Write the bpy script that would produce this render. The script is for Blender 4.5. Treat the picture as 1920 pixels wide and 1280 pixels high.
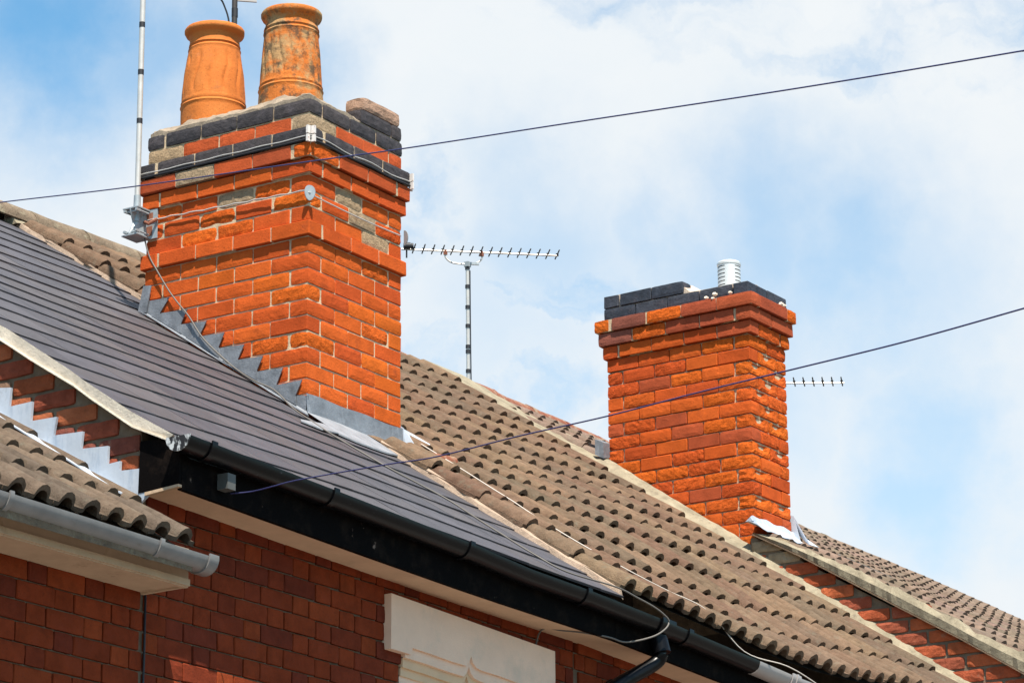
import bpy, bmesh, math, random
from mathutils import Vector, Matrix, noise
random.seed(7)
S = bpy.context.scene
for o in list(bpy.data.objects): bpy.data.objects.remove(o)

# ------------------------------------------------------------------ camera
cam = bpy.data.cameras.new('camera'); cam.sensor_width = 36; cam.lens = 113.58
cam.clip_start = 0.1; cam.clip_end = 3000
co = bpy.data.objects.new('camera', cam); S.collection.objects.link(co); S.camera = co
R_ = Vector((0.5446, -0.8386, -0.0080)).normalized()
F_ = Vector((0.8045, 0.5197, 0.2876)).normalized()
U_ = R_.cross(F_).normalized(); R_ = F_.cross(U_)
co.matrix_world = Matrix(((R_.x, U_.x, -F_.x, -11.9503), (R_.y, U_.y, -F_.y, -8.8917), (R_.z, U_.z, -F_.z, 1.6017), (0, 0, 0, 1)))

# ------------------------------------------------------------------ sun and sky
SUN = Vector((-0.307, -0.345, 0.886)).normalized()
sl = bpy.data.lights.new('sun', 'SUN'); sl.energy = 5.0; sl.angle = math.radians(0.5); sl.color = (1.0, 0.93, 0.82)
so = bpy.data.objects.new('sun', sl); S.collection.objects.link(so)
so.rotation_euler = SUN.to_track_quat('Z', 'Y').to_euler(); so.location = (-6, -6, 20)
W = bpy.data.worlds.new('World'); S.world = W; W.use_nodes = True
nt = W.node_tree; N = nt.nodes; L = nt.links
for n in list(N): N.remove(n)
def node(tree, t, **kw):
    n = tree.nodes.new(t)
    for k, v in kw.items():
        if k.startswith('_'): setattr(n, k[1:], v)
        else: n.inputs[k.replace('__', ' ')].default_value = v
    return n
out = node(nt, 'ShaderNodeOutputWorld'); bg = node(nt, 'ShaderNodeBackground', Strength=0.10)
L.new(bg.outputs[0], out.inputs[0])
sky = node(nt, 'ShaderNodeTexSky'); sky.sky_type = 'NISHITA'; sky.sun_disc = False
sky.sun_elevation = math.asin(SUN.z); sky.sun_rotation = math.atan2(SUN.x, SUN.y) % (2 * math.pi)
sky.air_density = 1.0; sky.dust_density = 0.25; sky.ozone_density = 2.2
tint = node(nt, 'ShaderNodeMix', _data_type='RGBA', _blend_type='MULTIPLY'); tint.inputs[0].default_value = 1
tint.inputs[7].default_value = (0.58, 1.02, 1.06, 1); L.new(sky.outputs[0], tint.inputs[6])
tc = node(nt, 'ShaderNodeTexCoord')
warp = node(nt, 'ShaderNodeTexNoise', Scale=16.0, Detail=7.0, Roughness=0.6)
L.new(tc.outputs['Generated'], warp.inputs['Vector'])
sub = node(nt, 'ShaderNodeVectorMath', _operation='SUBTRACT'); sub.inputs[1].default_value = (.5, .5, .5); L.new(warp.outputs['Color'], sub.inputs[0])
scl = node(nt, 'ShaderNodeVectorMath', _operation='SCALE'); scl.inputs['Scale'].default_value = 0.085; L.new(sub.outputs[0], scl.inputs[0])
dirw = node(nt, 'ShaderNodeVectorMath', _operation='ADD'); L.new(tc.outputs['Generated'], dirw.inputs[0]); L.new(scl.outputs[0], dirw.inputs[1])
mapp = node(nt, 'ShaderNodeMapping'); mapp.inputs['Scale'].default_value = (1, 1, 2.4); L.new(dirw.outputs[0], mapp.inputs[0])
cov = node(nt, 'ShaderNodeTexNoise', Scale=4.5, Detail=9.0, Roughness=0.55); L.new(mapp.outputs[0], cov.inputs['Vector'])
gap = node(nt, 'ShaderNodeMapRange'); gap.interpolation_type = 'SMOOTHSTEP'
gap.inputs[1].default_value = .34; gap.inputs[2].default_value = .53; gap.inputs[3].default_value = 0; gap.inputs[4].default_value = .9
bank = node(nt, 'ShaderNodeVectorMath', _operation='DISTANCE'); L.new(dirw.outputs[0], bank.inputs[0]); bank.inputs[1].default_value = (.815, .495, .305)
bmr = node(nt, 'ShaderNodeMapRange'); bmr.interpolation_type = 'SMOOTHSTEP'; bmr.inputs[1].default_value = .16; bmr.inputs[2].default_value = .42; bmr.inputs[3].default_value = .215; bmr.inputs[4].default_value = 0
L.new(bank.outputs['Value'], bmr.inputs[0])
csub = node(nt, 'ShaderNodeMath', _operation='SUBTRACT'); L.new(cov.outputs['Fac'], csub.inputs[0]); L.new(bmr.outputs[0], csub.inputs[1])
L.new(csub.outputs[0], gap.inputs[0])
# openings in the cloud where the photograph shows blue (directions in the sky, ragged by the noise above)
tot = gap.outputs[0]
for d, r, a in [((.690, .618, .378), .048, .95), ((.7104, .5959, .377), .036, .7), ((.7276, .5743, .374), .034, .75), ((.685, .640, .352), .030, .4),
                ((.8375, .4448, .3174), .034, .55), ((.8531, .4219, .307), .038, .60), ((.8281, .468, .3087), .030, .50),
                ((.8755, .4061, .2619), .030, .48), ((.8782, .412, .2431), .030, .5), ((.8047, .5018, .3173), .034, .42), ((.864, .405, .30), .034, .4), ((.79, .52, .285), .030, .25), ((.835, .44, .27), .03, .3),
                ((.845, .445, .288), .028, .35)]:
    dist = node(nt, 'ShaderNodeVectorMath', _operation='DISTANCE'); L.new(dirw.outputs[0], dist.inputs[0]); dist.inputs[1].default_value = Vector(d).normalized()
    mr = node(nt, 'ShaderNodeMapRange'); mr.interpolation_type = 'SMOOTHSTEP'
    mr.inputs[1].default_value = 0; mr.inputs[2].default_value = r * 1.5; mr.inputs[3].default_value = a; mr.inputs[4].default_value = 0
    L.new(dist.outputs['Value'], mr.inputs[0])
    ad = node(nt, 'ShaderNodeMath', _operation='MAXIMUM'); L.new(tot, ad.inputs[0]); L.new(mr.outputs[0], ad.inputs[1]); tot = ad.outputs[0]
cl2 = node(nt, 'ShaderNodeTexNoise', Scale=11.0, Detail=8.0, Roughness=0.6); L.new(mapp.outputs[0], cl2.inputs['Vector'])
cr = node(nt, 'ShaderNodeMix', _data_type='RGBA'); L.new(cl2.outputs['Fac'], cr.inputs[0])
cr.inputs[6].default_value = (4.2, 4.58, 4.88, 1); cr.inputs[7].default_value = (4.85, 4.95, 5.0, 1)
mixs = node(nt, 'ShaderNodeMix', _data_type='RGBA'); L.new(tot, mixs.inputs[0]); L.new(cr.outputs[2], mixs.inputs[6]); L.new(tint.outputs[2], mixs.inputs[7])
L.new(mixs.outputs[2], bg.inputs['Color'])
vs = S.view_settings
S.display_settings.display_device = 'sRGB'; vs.view_transform = 'Standard'; vs.look = 'None'; vs.gamma = 1; vs.exposure = 0.95; vs.use_curve_mapping = False
S.render.engine = 'CYCLES'; S.cycles.max_bounces = 6

# ------------------------------------------------------------------ materials
KA = .88
def mat(name, col=(.5, .5, .5), rough=.8, metal=0, spec=.5, objcol=False, var=0.0, vscale=8.0, col2=None, blot=None, bump=0.0, bscale=40.0, specks=0.0, coat=0.0, stain=0.0, stcol=(.04, .028, .022), stscale=(5, 5, 1.6), st=(.50, .70)):
    """procedural material: base (or object colour) x noise variation, blotches of a second colour, specks, bump"""
    m = bpy.data.materials.new(name); m.use_nodes = True; t = m.node_tree
    b = t.nodes['Principled BSDF']; b.inputs['Roughness'].default_value = rough; b.inputs['Metallic'].default_value = metal
    b.inputs['Specular IOR Level'].default_value = spec; b.inputs['Coat Weight'].default_value = coat
    col = tuple(c * KA for c in col)
    tcn = node(t, 'ShaderNodeTexCoord'); oi = node(t, 'ShaderNodeObjectInfo')
    off = node(t, 'ShaderNodeVectorMath', _operation='SCALE'); off.inputs[0].default_value = (37, 51, 23); t.links.new(oi.outputs['Random'], off.inputs['Scale'])
    vec = node(t, 'ShaderNodeVectorMath', _operation='ADD'); t.links.new(tcn.outputs['Object'], vec.inputs[0]); t.links.new(off.outputs[0], vec.inputs[1])
    V = vec.outputs[0]
    if objcol: base = oi.outputs['Color']
    else:
        rgb = node(t, 'ShaderNodeRGB'); rgb.outputs[0].default_value = (*col, 1); base = rgb.outputs[0]
    if var:
        n = node(t, 'ShaderNodeTexNoise', Scale=vscale, Detail=6.0, Roughness=.65); t.links.new(V, n.inputs['Vector'])
        mr = node(t, 'ShaderNodeMapRange'); mr.inputs[1].default_value = .3; mr.inputs[2].default_value = .7; mr.inputs[3].default_value = 1 - var; mr.inputs[4].default_value = 1 + var
        t.links.new(n.outputs['Fac'], mr.inputs[0])
        mx = node(t, 'ShaderNodeMix', _data_type='RGBA', _blend_type='MULTIPLY'); mx.inputs[0].default_value = 1
        t.links.new(base, mx.inputs[6]); t.links.new(mr.outputs[0], mx.inputs[7]); base = mx.outputs[2]
    for k, bl in enumerate(blot or []):
        c2, sc, lo, hi, amt = bl[:5]; st = bl[5] if len(bl) > 5 else (1, 1, 1)
        mp = node(t, 'ShaderNodeMapping'); mp.inputs['Scale'].default_value = st; mp.inputs['Location'].default_value = (k * 3.1, k * 1.7, 0); t.links.new(V, mp.inputs[0])
        n = node(t, 'ShaderNodeTexNoise', Scale=sc, Detail=8.0, Roughness=.7); t.links.new(mp.outputs[0], n.inputs['Vector'])
        mr = node(t, 'ShaderNodeMapRange'); mr.inputs[1].default_value = lo; mr.inputs[2].default_value = hi; mr.inputs[3].default_value = 0; mr.inputs[4].default_value = amt
        t.links.new(n.outputs['Fac'], mr.inputs[0])
        mx = node(t, 'ShaderNodeMix', _data_type='RGBA'); t.links.new(mr.outputs[0], mx.inputs[0]); t.links.new(base, mx.inputs[6]); mx.inputs[7].default_value = (*[c * KA for c in c2], 1); base = mx.outputs[2]
    if specks:
        n = node(t, 'ShaderNodeTexNoise', Scale=bscale * 2.2, Detail=3.0); t.links.new(V, n.inputs['Vector'])
        mr = node(t, 'ShaderNodeMapRange'); mr.inputs[1].default_value = .62; mr.inputs[2].default_value = .72; mr.inputs[3].default_value = 0; mr.inputs[4].default_value = specks
        t.links.new(n.outputs['Fac'], mr.inputs[0])
        mx = node(t, 'ShaderNodeMix', _data_type='RGBA'); t.links.new(mr.outputs[0], mx.inputs[0]); t.links.new(base, mx.inputs[6]); mx.inputs[7].default_value = (.025, .014, .01, 1); base = mx.outputs[2]
    if stain:      # dirt and weathering that runs across the pieces (world space)
        g = node(t, 'ShaderNodeNewGeometry'); mp = node(t, 'ShaderNodeMapping'); mp.inputs['Scale'].default_value = stscale; t.links.new(g.outputs['Position'], mp.inputs[0])
        n = node(t, 'ShaderNodeTexNoise', Scale=1.6, Detail=9.0, Roughness=.68); t.links.new(mp.outputs[0], n.inputs['Vector'])
        mr = node(t, 'ShaderNodeMapRange'); mr.inputs[1].default_value = st[0]; mr.inputs[2].default_value = st[1]; mr.inputs[3].default_value = 0; mr.inputs[4].default_value = stain
        t.links.new(n.outputs['Fac'], mr.inputs[0])
        mx = node(t, 'ShaderNodeMix', _data_type='RGBA'); t.links.new(mr.outputs[0], mx.inputs[0]); t.links.new(base, mx.inputs[6]); mx.inputs[7].default_value = (*stcol, 1); base = mx.outputs[2]
    t.links.new(base, b.inputs['Base Color'])
    if bump:
        n = node(t, 'ShaderNodeTexNoise', Scale=bscale, Detail=8.0, Roughness=.7); t.links.new(V, n.inputs['Vector'])
        bp = node(t, 'ShaderNodeBump', Strength=bump, Distance=.01); t.links.new(n.outputs['Fac'], bp.inputs['Height']); t.links.new(bp.outputs[0], b.inputs['Normal'])
    return m
M = {}
M['brick'] = mat('fired_brick', objcol=True, rough=.9, var=.16, vscale=14, bump=.4, bscale=90, specks=.5, spec=.06, stain=.45, stcol=(.13, .03, .016), blot=[((.16, .045, .03), 9, .58, .75, .45)])
M['rough_brick'] = mat('spalled_brick', objcol=True, rough=.95, var=.26, vscale=30, bump=.9, bscale=70, specks=.7, spec=.05, stain=.4, stcol=(.12, .028, .014), blot=[((.12, .03, .015), 16, .6, .72, .5)])
M['wall_brick'] = mat('pressed_wall_brick', objcol=True, rough=.85, var=.24, vscale=14, bump=.4, bscale=60, spec=.08, specks=.4, stain=.6, stcol=(.07, .018, .012), blot=[((.11, .028, .022), 7, .55, .75, .45)])
M['old_brick'] = mat('weathered_old_brick', objcol=True, rough=.95, var=.25, vscale=14, bump=.6, bscale=60, specks=.4, spec=.05, blot=[((.33, .25, .18), 12, .6, .72, .5), ((.05, .03, .02), 8, .6, .75, .5)])
M['blue_brick'] = mat('blue_engineering_brick', objcol=True, rough=.7, var=.35, vscale=20, bump=.5, bscale=60, spec=.2, stain=.5, stcol=(.16, .13, .11), st=(.52, .66), blot=[((.12, .10, .11), 18, .55, .7, .5)])
M['mortar'] = mat('lime_mortar', (.62, .47, .31), .95, var=.25, vscale=20, bump=.5, bscale=120, spec=.05, stain=.35, stcol=(.16, .08, .045))
M['wall_mortar'] = mat('dirty_wall_mortar', (.20, .14, .095), .95, var=.3, vscale=12, bump=.5, bscale=100, spec=.1)
M['gable_mortar'] = mat('grey_gable_mortar', (.20, .155, .11), .95, var=.3, vscale=12, bump=.6, bscale=80, spec=.1)
M['flaunch'] = mat('cement_flaunching', (.30, .24, .18), .95, var=.3, vscale=14, bump=.8, bscale=50, specks=.4, spec=.1, blot=[((.16, .13, .11), 10, .55, .7, .5)])
M['fillet'] = mat('lichened_cement_fillet', (.30, .255, .18), .95, var=.3, vscale=9, bump=.8, bscale=45, specks=.3, spec=.1, blot=[((.13, .105, .08), 16, .55, .68, .6), ((.42, .38, .28), 9, .58, .7, .5)])
M['pink_mortar'] = mat('pinkish_cream_mortar', (.42, .31, .23), .95, var=.2, vscale=16, bump=.6, bscale=60, spec=.1, blot=[((.30, .13, .07), 14, .6, .72, .5)])
M['white_mortar'] = mat('white_verge_mortar', (.76, .67, .55), .95, var=.12, vscale=10, bump=.5, bscale=50, spec=.1, blot=[((.32, .25, .15), 9, .58, .72, .6)])
M['slate'] = mat('grey_fibre_slate', objcol=True, rough=.55, var=.18, vscale=7, bump=.2, bscale=60, spec=.32, stain=.5, stcol=(.15, .13, .125), stscale=(7, 1.2, 1.2), st=(.54, .74), blot=[((.15, .145, .15), 40, .68, .74, .5), ((.045, .04, .045), 5, .55, .75, .5, (1, 6, 1))])
M['tile'] = mat('brown_concrete_tile', objcol=True, rough=.95, var=.28, vscale=18, bump=.8, bscale=70, specks=.45, spec=.06, stain=.55, stcol=(.085, .062, .048), stscale=(2.2, 2.2, 2.2), st=(.48, .68), blot=[((.17, .155, .115), 22, .55, .7, .55), ((.10, .055, .04), 12, .58, .75, .5)])
M['red_tile'] = mat('red_clay_tile', (.24, .085, .05), .9, var=.3, vscale=14, bump=.4, bscale=60, spec=.2, blot=[((.28, .22, .15), 14, .50, .62, .85), ((.06, .045, .04), 18, .58, .7, .7)])
M['ridge'] = mat('lichened_ridge_tile', (.20, .15, .105), .95, var=.3, vscale=12, bump=.8, bscale=60, specks=.4, spec=.1, blot=[((.33, .29, .20), 15, .54, .66, .7), ((.05, .04, .035), 20, .58, .7, .7), ((.25, .09, .05), 7, .6, .75, .6)])
M['lead'] = mat('dull_lead', (.21, .225, .25), .6, .25, var=.3, vscale=9, bump=.6, bscale=14, stain=.55, stcol=(.42, .44, .47), stscale=(9, 9, 1.4), st=(.50, .70), blot=[((.40, .42, .45), 14, .55, .72, .6, (1, 1, .25)), ((.07, .075, .085), 8, .55, .72, .6)])
M['white_lead'] = mat('whitened_lead', (.48, .53, .60), .6, .1, var=.1, vscale=8, bump=.2, bscale=20, stain=.6, stcol=(.20, .25, .33), stscale=(9, 9, 1.2), st=(.47, .66), blot=[((.26, .33, .43), 16, .52, .68, .7, (1, 1, .2)), ((.16, .14, .12), 10, .62, .74, .6)])
M['black_plastic'] = mat('black_gutter_plastic', (.004, .004, .005), .30, spec=.18, stain=.15, stcol=(.07, .06, .052), stscale=(3, 9, 9), st=(.55, .72), var=.2, vscale=10, bump=.05, bscale=30, blot=[((.09, .095, .11), 40, .66, .74, .7)])
M['black_paint'] = mat('flaking_black_paint', (.005, .004, .004), .7, spec=.02, stain=.3, stcol=(.05, .042, .035), stscale=(3, 9, 5), st=(.56, .74), bump=.3, bscale=40, blot=[((.28, .2, .16), 14, .66, .70, .9, (1, 1, .6)), ((.03, .02, .015), 9, .5, .7, .5)])
M['cream'] = mat('weathered_cream_paint', (.56, .40, .27), .8, spec=.1, stain=.6, stcol=(.16, .10, .055), stscale=(4, 9, 7), st=(.52, .72), var=.1, vscale=10, bump=.2, bscale=60, blot=[((.20, .12, .06), 8, .60, .74, .7), ((.10, .05, .03), 22, .68, .73, .8)])
M['soffit'] = mat('cream_soffit_board', (.70, .47, .31), .85, spec=.1, var=.08, vscale=8, bump=.3, bscale=120, blot=[((.36, .27, .2), 5, .55, .75, .4)])
M['white_paint'] = mat('white_masonry_paint', (.88, .61, .45), .85, spec=.1, stain=.5, stcol=(.34, .27, .19), stscale=(9, 3, 1.0), st=(.54, .74), var=.06, vscale=6, bump=.25, bscale=110, blot=[((.52, .45, .36), 5, .52, .75, .5)])
M['cream_paint'] = mat('cream_masonry_paint', (.72, .48, .29), .75, var=.08, vscale=8, bump=.15, bscale=90)
M['grey_plastic'] = mat('grey_gutter_plastic', (.21, .20, .195), .45, var=.15, vscale=10, bump=.08, bscale=30, blot=[((.13, .11, .09), 14, .55, .72, .5, (1, 4, 4))])
M['pale_plastic'] = mat('faded_white_plastic', (.42, .385, .37), .45, var=.08, vscale=8)
M['pot'] = mat('terracotta', (.58, .165, .030), .85, var=.14, vscale=8, bump=.35, bscale=60, specks=.5, spec=.25, blot=[((.62, .27, .08), 5, .5, .75, .35), ((.20, .11, .06), 9, .60, .72, .5)])
M['pot_stained'] = mat('lichened_terracotta', (.56, .16, .030), .88, var=.16, vscale=8, bump=.7, bscale=50, specks=.6, spec=.2, blot=[((.40, .26, .12), 6, .47, .57, .85), ((.075, .055, .035), 11, .50, .60, .85)])
M['steel'] = mat('galvanised_steel', (.36, .40, .42), .5, .25, var=.2, vscale=20)
M['alu'] = mat('dull_aluminium', (.60, .57, .53), .45, .35, var=.1, vscale=20)
M['cowl'] = mat('pale_metal_cowl', (.66, .67, .66), .4, .3, var=.05)
M['rubber'] = mat('black_rubber', (.012, .012, .016), .6)
M['black_cable'] = mat('blue_black_cable_sheath', (.035, .038, .13), .55)
M['grey_cable'] = mat('weathered_coax_sheath', (.13, .115, .10), .6)
M['white_cable'] = mat('white_cable_sheath', (.62, .55, .48), .6)
M['clip'] = mat('white_wire_clip', (.72, .66, .62), .6, blot=[((.30, .05, .03), 60, .6, .68, .8)])
M['rust'] = mat('rusty_clamp', (.26, .09, .05), .85, var=.3, vscale=40)
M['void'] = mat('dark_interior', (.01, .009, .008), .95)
M['paving'] = mat('concrete_paving', (.28, .27, .25), .9, var=.15, vscale=1.5, bump=.2, bscale=10)
M['asphalt'] = mat('worn_street_paving', (.12, .105, .09), .95, var=.2, vscale=2, bump=.4, bscale=40)
# far, unseen lower walls: brick courses in the material only
def bricktex():
    m = bpy.data.materials.new('coursed_brickwork'); m.use_nodes = True; t = m.node_tree; b = t.nodes['Principled BSDF']; b.inputs['Roughness'].default_value = .85
    g = node(t, 'ShaderNodeNewGeometry'); sp = node(t, 'ShaderNodeSeparateXYZ'); t.links.new(g.outputs['Position'], sp.inputs[0])
    a = node(t, 'ShaderNodeMath', _operation='ADD'); t.links.new(sp.outputs[0], a.inputs[0]); t.links.new(sp.outputs[1], a.inputs[1])
    c = node(t, 'ShaderNodeCombineXYZ'); t.links.new(a.outputs[0], c.inputs[0]); t.links.new(sp.outputs[2], c.inputs[1])
    br = node(t, 'ShaderNodeTexBrick', Scale=1.0); br.inputs['Brick Width'].default_value = .225; br.inputs['Row Height'].default_value = .078; br.inputs['Mortar Size'].default_value = .005
    br.inputs['Color1'].default_value = (.24, .06, .035, 1); br.inputs['Color2'].default_value = (.17, .04, .03, 1); br.inputs['Mortar'].default_value = (.13, .095, .07, 1)
    t.links.new(c.outputs[0], br.inputs['Vector']); t.links.new(br.outputs['Color'], b.inputs['Base Color']); return m
M['brickwork'] = bricktex()

# ------------------------------------------------------------------ helpers
C = S.collection; WL = {}
def thing(name, label, cat, loc=(0, 0, 0), group=None):
    o = bpy.data.objects.new(name, None); C.objects.link(o); o.empty_display_size = .2
    o.location = loc; WL[o.name] = Vector(loc); o['label'] = label; o['category'] = cat
    if group: o['group'] = group
    return o
class MB:
    def __init__(s): s.v = []; s.f = []
    def add(s, vs, fs):
        n = len(s.v); s.v += [tuple(p) for p in vs]; s.f += [tuple(i + n for i in f) for f in fs]; return s
    def box(s, c, d, rot=None):
        c = Vector(c); vs = []
        for x in (-.5, .5):
            for y in (-.5, .5):
                for z in (-.5, .5):
                    p = Vector((x * d[0], y * d[1], z * d[2])); vs.append(c + (rot @ p if rot else p))
        return s.add(vs, [(0, 1, 3, 2), (4, 6, 7, 5), (0, 4, 5, 1), (2, 3, 7, 6), (0, 2, 6, 4), (1, 5, 7, 3)])
    def prism(s, pts, off):
        pts = [Vector(p) for p in pts]; off = Vector(off); n = len(pts)
        return s.add(pts + [p + off for p in pts], [tuple(range(n))[::-1], tuple(range(n, 2 * n))] + [(i, (i + 1) % n, n + (i + 1) % n, n + i) for i in range(n)])
    def strip(s, A, B, closed=False):
        n = len(A); return s.add(list(A) + list(B), [(i, i + 1, n + i + 1, n + i) for i in range(n - 1)])
    def loft(s, secs, cap=True, closed=True):
        n = len(secs[0]); base = []
        for q in secs: base += [Vector(p) for p in q]
        fs = []
        for k in range(len(secs) - 1):
            for i in range(n if closed else n - 1): fs.append((k * n + i, k * n + (i + 1) % n, (k + 1) * n + (i + 1) % n, (k + 1) * n + i))
        if cap and closed: fs += [tuple(range(n))[::-1], tuple(range((len(secs) - 1) * n, len(secs) * n))]
        return s.add(base, fs)
    def tube(s, path, r, n=8, cap=True):
        path = [Vector(p) for p in path]; secs = []; up = Vector((0, 0, 1))
        for i, p in enumerate(path):
            t = (path[min(i + 1, len(path) - 1)] - path[max(i - 1, 0)]).normalized()
            a = t.cross(up)
            if a.length < .05: a = t.cross(Vector((1, 0, 0)))
            a.normalize(); b = a.cross(t); rr = r[i] if isinstance(r, (list, tuple)) else r
            secs.append([p + (a * math.cos(q) + b * math.sin(q)) * rr for q in [2 * math.pi * k / n for k in range(n)]])
        return s.loft(secs, cap)
    def lathe(s, c, prof, n=48, fn=None):
        c = Vector(c); secs = []
        for r, z in prof:
            secs.append([c + Vector(((r + (fn(2 * math.pi * k / n, z) if fn else 0)) * math.cos(2 * math.pi * k / n), (r + (fn(2 * math.pi * k / n, z) if fn else 0)) * math.sin(2 * math.pi * k / n), z)) for k in range(n)])
        return s.loft(secs, True)
    def mesh(s, name, origin=(0, 0, 0)):
        me = bpy.data.meshes.new(name); o = Vector(origin)
        me.from_pydata([tuple(Vector(p) - o) for p in s.v], [], s.f); me.validate(); me.update()
        bm = bmesh.new(); bm.from_mesh(me); bmesh.ops.recalc_face_normals(bm, faces=bm.faces); bm.to_mesh(me); bm.free()
        return me
def part(name, mb, m, parent, loc=None, smooth=False, label=None, kind=None):
    """one mesh object under its parent; coordinates given in the world"""
    loc = Vector(loc) if loc is not None else WL[parent.name].copy()
    me = mb.mesh(name, loc) if isinstance(mb, MB) else mb
    if isinstance(mb, MB): me.materials.append(m)
    if smooth:
        for p in me.polygons: p.use_smooth = True
        if hasattr(me, 'set_sharp_from_angle'): me.set_sharp_from_angle(angle=math.radians(40))
    o = bpy.data.objects.new(name, me); C.objects.link(o); o.parent = parent; o.location = loc - WL[parent.name]; WL[o.name] = loc
    if label: o['label'] = label
    if kind: o['kind'] = kind
    return o
def inst(name, me, parent, mw, color=None, m=None):
    """a piece that shares mesh data; mw = matrix in world (parents carry no rotation)"""
    o = bpy.data.objects.new(name, me); C.objects.link(o); o.parent = parent
    q = mw.copy(); q.translation = q.translation - WL[parent.name]; o.matrix_basis = q
    if color: o.color = (*[c * KA for c in color], 1)
    return o
def spline(pts, n=6):
    pts = [Vector(p) for p in pts]; outp = []
    for i in range(len(pts) - 1):
        p0, p1, p2, p3 = pts[max(i - 1, 0)], pts[i], pts[i + 1], pts[min(i + 2, len(pts) - 1)]
        for k in range(n):
            t = k / n; outp.append(.5 * ((2 * p1) + (p2 - p0) * t + (2 * p0 - 5 * p1 + 4 * p2 - p3) * t * t + (3 * p1 - p0 - 3 * p2 + p3) * t ** 3))
    return outp + [pts[-1]]
def jit(c, a=.12, h=0):
    k = 1 + random.uniform(-a, a); return (max(0, c[0] * k + random.uniform(-h, h)), max(0, c[1] * k + random.uniform(-h, h) * .4), max(0, c[2] * k))
def lerp(tab, x):
    if x <= tab[0][0]: a, b = tab[0], tab[1]
    elif x >= tab[-1][0]: a, b = tab[-2], tab[-1]
    else:
        for a, b in zip(tab, tab[1:]):
            if a[0] <= x <= b[0]: break
    return a[1] + (b[1] - a[1]) * (x - a[0]) / (b[0] - a[0])

# ---- brick meshes: unit length is a stretcher / header; 'rough' bricks are spalled
def brick_mesh(Lx, Wy, Hz, seed, rough=0.0, hole=False):
    rnd = random.Random(seed); bm = bmesh.new()
    if rough == 0:
        bmesh.ops.create_cube(bm, size=1)
        for v in bm.verts: v.co = Vector((v.co.x * Lx, v.co.y * Wy, v.co.z * Hz))
        bmesh.ops.bevel(bm, geom=bm.edges[:], offset=.0035, segments=1, affect='EDGES')
        for v in bm.verts:
            v.co += Vector((rnd.uniform(-1, 1), rnd.uniform(-1, 1), rnd.uniform(-1, 1))) * .0014
    else:
        nx, ny, nz = max(3, round(Lx / .024)), max(3, round(Wy / .03)), 4
        idx = {}; V = []
        def vid(i, j, k):
            if (i, j, k) not in idx:
                p = Vector(((i / nx - .5) * Lx, (j / ny - .5) * Wy, (k / nz - .5) * Hz))
                e = (i in (0, nx)) + (j in (0, ny)) + (k in (0, nz))
                q = p * 26 + Vector((seed * 7.3, seed * 3.1, 0)); d = abs(noise.fractal(q, .8, 2.1, 3)) * .0062 * rough - .0025 + (((.0014 + .0030 * rough) if rough < .6 else .0040) * (e - 1) if e > 1 else 0)
                if hole:
                    hc = Vector((rnd_h[0] * Lx, math.copysign(.5, p.y) * Wy, .22 * Hz)); dd = ((p.x - hc.x) / .055) ** 2 + ((p.z - hc.z) / .026) ** 2
                    if j in (0, ny): d += .020 * math.exp(-dd)
                nrm = Vector(((1 if i == nx else -1 if i == 0 else 0), (1 if j == ny else -1 if j == 0 else 0), (1 if k == nz else -1 if k == 0 else 0)))
                if nrm.length: p = p - nrm.normalized() * d
                idx[(i, j, k)] = bm.verts.new(p)
            return idx[(i, j, k)]
        rnd_h = (rnd.uniform(-.2, .2),)
        for i in range(nx):
            for k in range(nz):
                bm.faces.new((vid(i, 0, k), vid(i + 1, 0, k), vid(i + 1, 0, k + 1), vid(i, 0, k + 1)))
                bm.faces.new((vid(i, ny, k), vid(i, ny, k + 1), vid(i + 1, ny, k + 1), vid(i + 1, ny, k)))
        for j in range(ny):
            for k in range(nz):
                bm.faces.new((vid(0, j, k), vid(0, j, k + 1), vid(0, j + 1, k + 1), vid(0, j + 1, k)))
                bm.faces.new((vid(nx, j, k), vid(nx, j + 1, k), vid(nx, j + 1, k + 1), vid(nx, j, k + 1)))
        for i in range(nx):
            for j in range(ny):
                bm.faces.new((vid(i, j, 0), vid(i, j + 1, 0), vid(i + 1, j + 1, 0), vid(i + 1, j, 0)))
                bm.faces.new((vid(i, j, nz), vid(i + 1, j, nz), vid(i + 1, j + 1, nz), vid(i, j + 1, nz)))
    bmesh.ops.recalc_face_normals(bm, faces=bm.faces)
    me = bpy.data.meshes.new('brick'); bm.to_mesh(me); bm.free(); return me
BM = {}
def bmesh_get(kind, matn, rough, seed, hz=.0715, hole=False):
    key = (kind, matn, rough, seed, hz, hole)
    if key not in BM:
        me = brick_mesh({'s': .217, 'h': .1045}[kind], .104, hz, (3 if kind == 's' else 5) + seed, rough, hole); me.materials.append(M[matn]); BM[key] = me
    return BM[key]
def put_brick(parent, x, y, z, along, length, hz, col, matn='brick', rough=0, seed=None, hole=False, tilt=.006, depth=1.0):
    """brick centred at x,y,z; along = 'x' or 'y'"""
    if rough < 0: rough = 0
    elif not rough and random.random() < (.55 if matn == 'brick' else .35): rough = .38
    kind = 's' if length > .16 else 'h'; seed = random.randrange(14 if not rough else 7) if seed is None else seed
    me = bmesh_get(kind, matn, rough, seed, hz, hole); L0 = .217 if kind == 's' else .1045
    rot = Matrix.Rotation((0 if along == 'x' else math.pi / 2) + (math.pi if random.random() < .5 and not hole else 0) + random.uniform(-tilt, tilt), 4, 'Z') @ Matrix.Rotation(random.uniform(-tilt, tilt), 4, 'Y')
    return inst('brick', me, parent, Matrix.Translation((x, y, z)) @ rot @ Matrix.Diagonal((length / L0, depth, 1, 1)), col)

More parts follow.
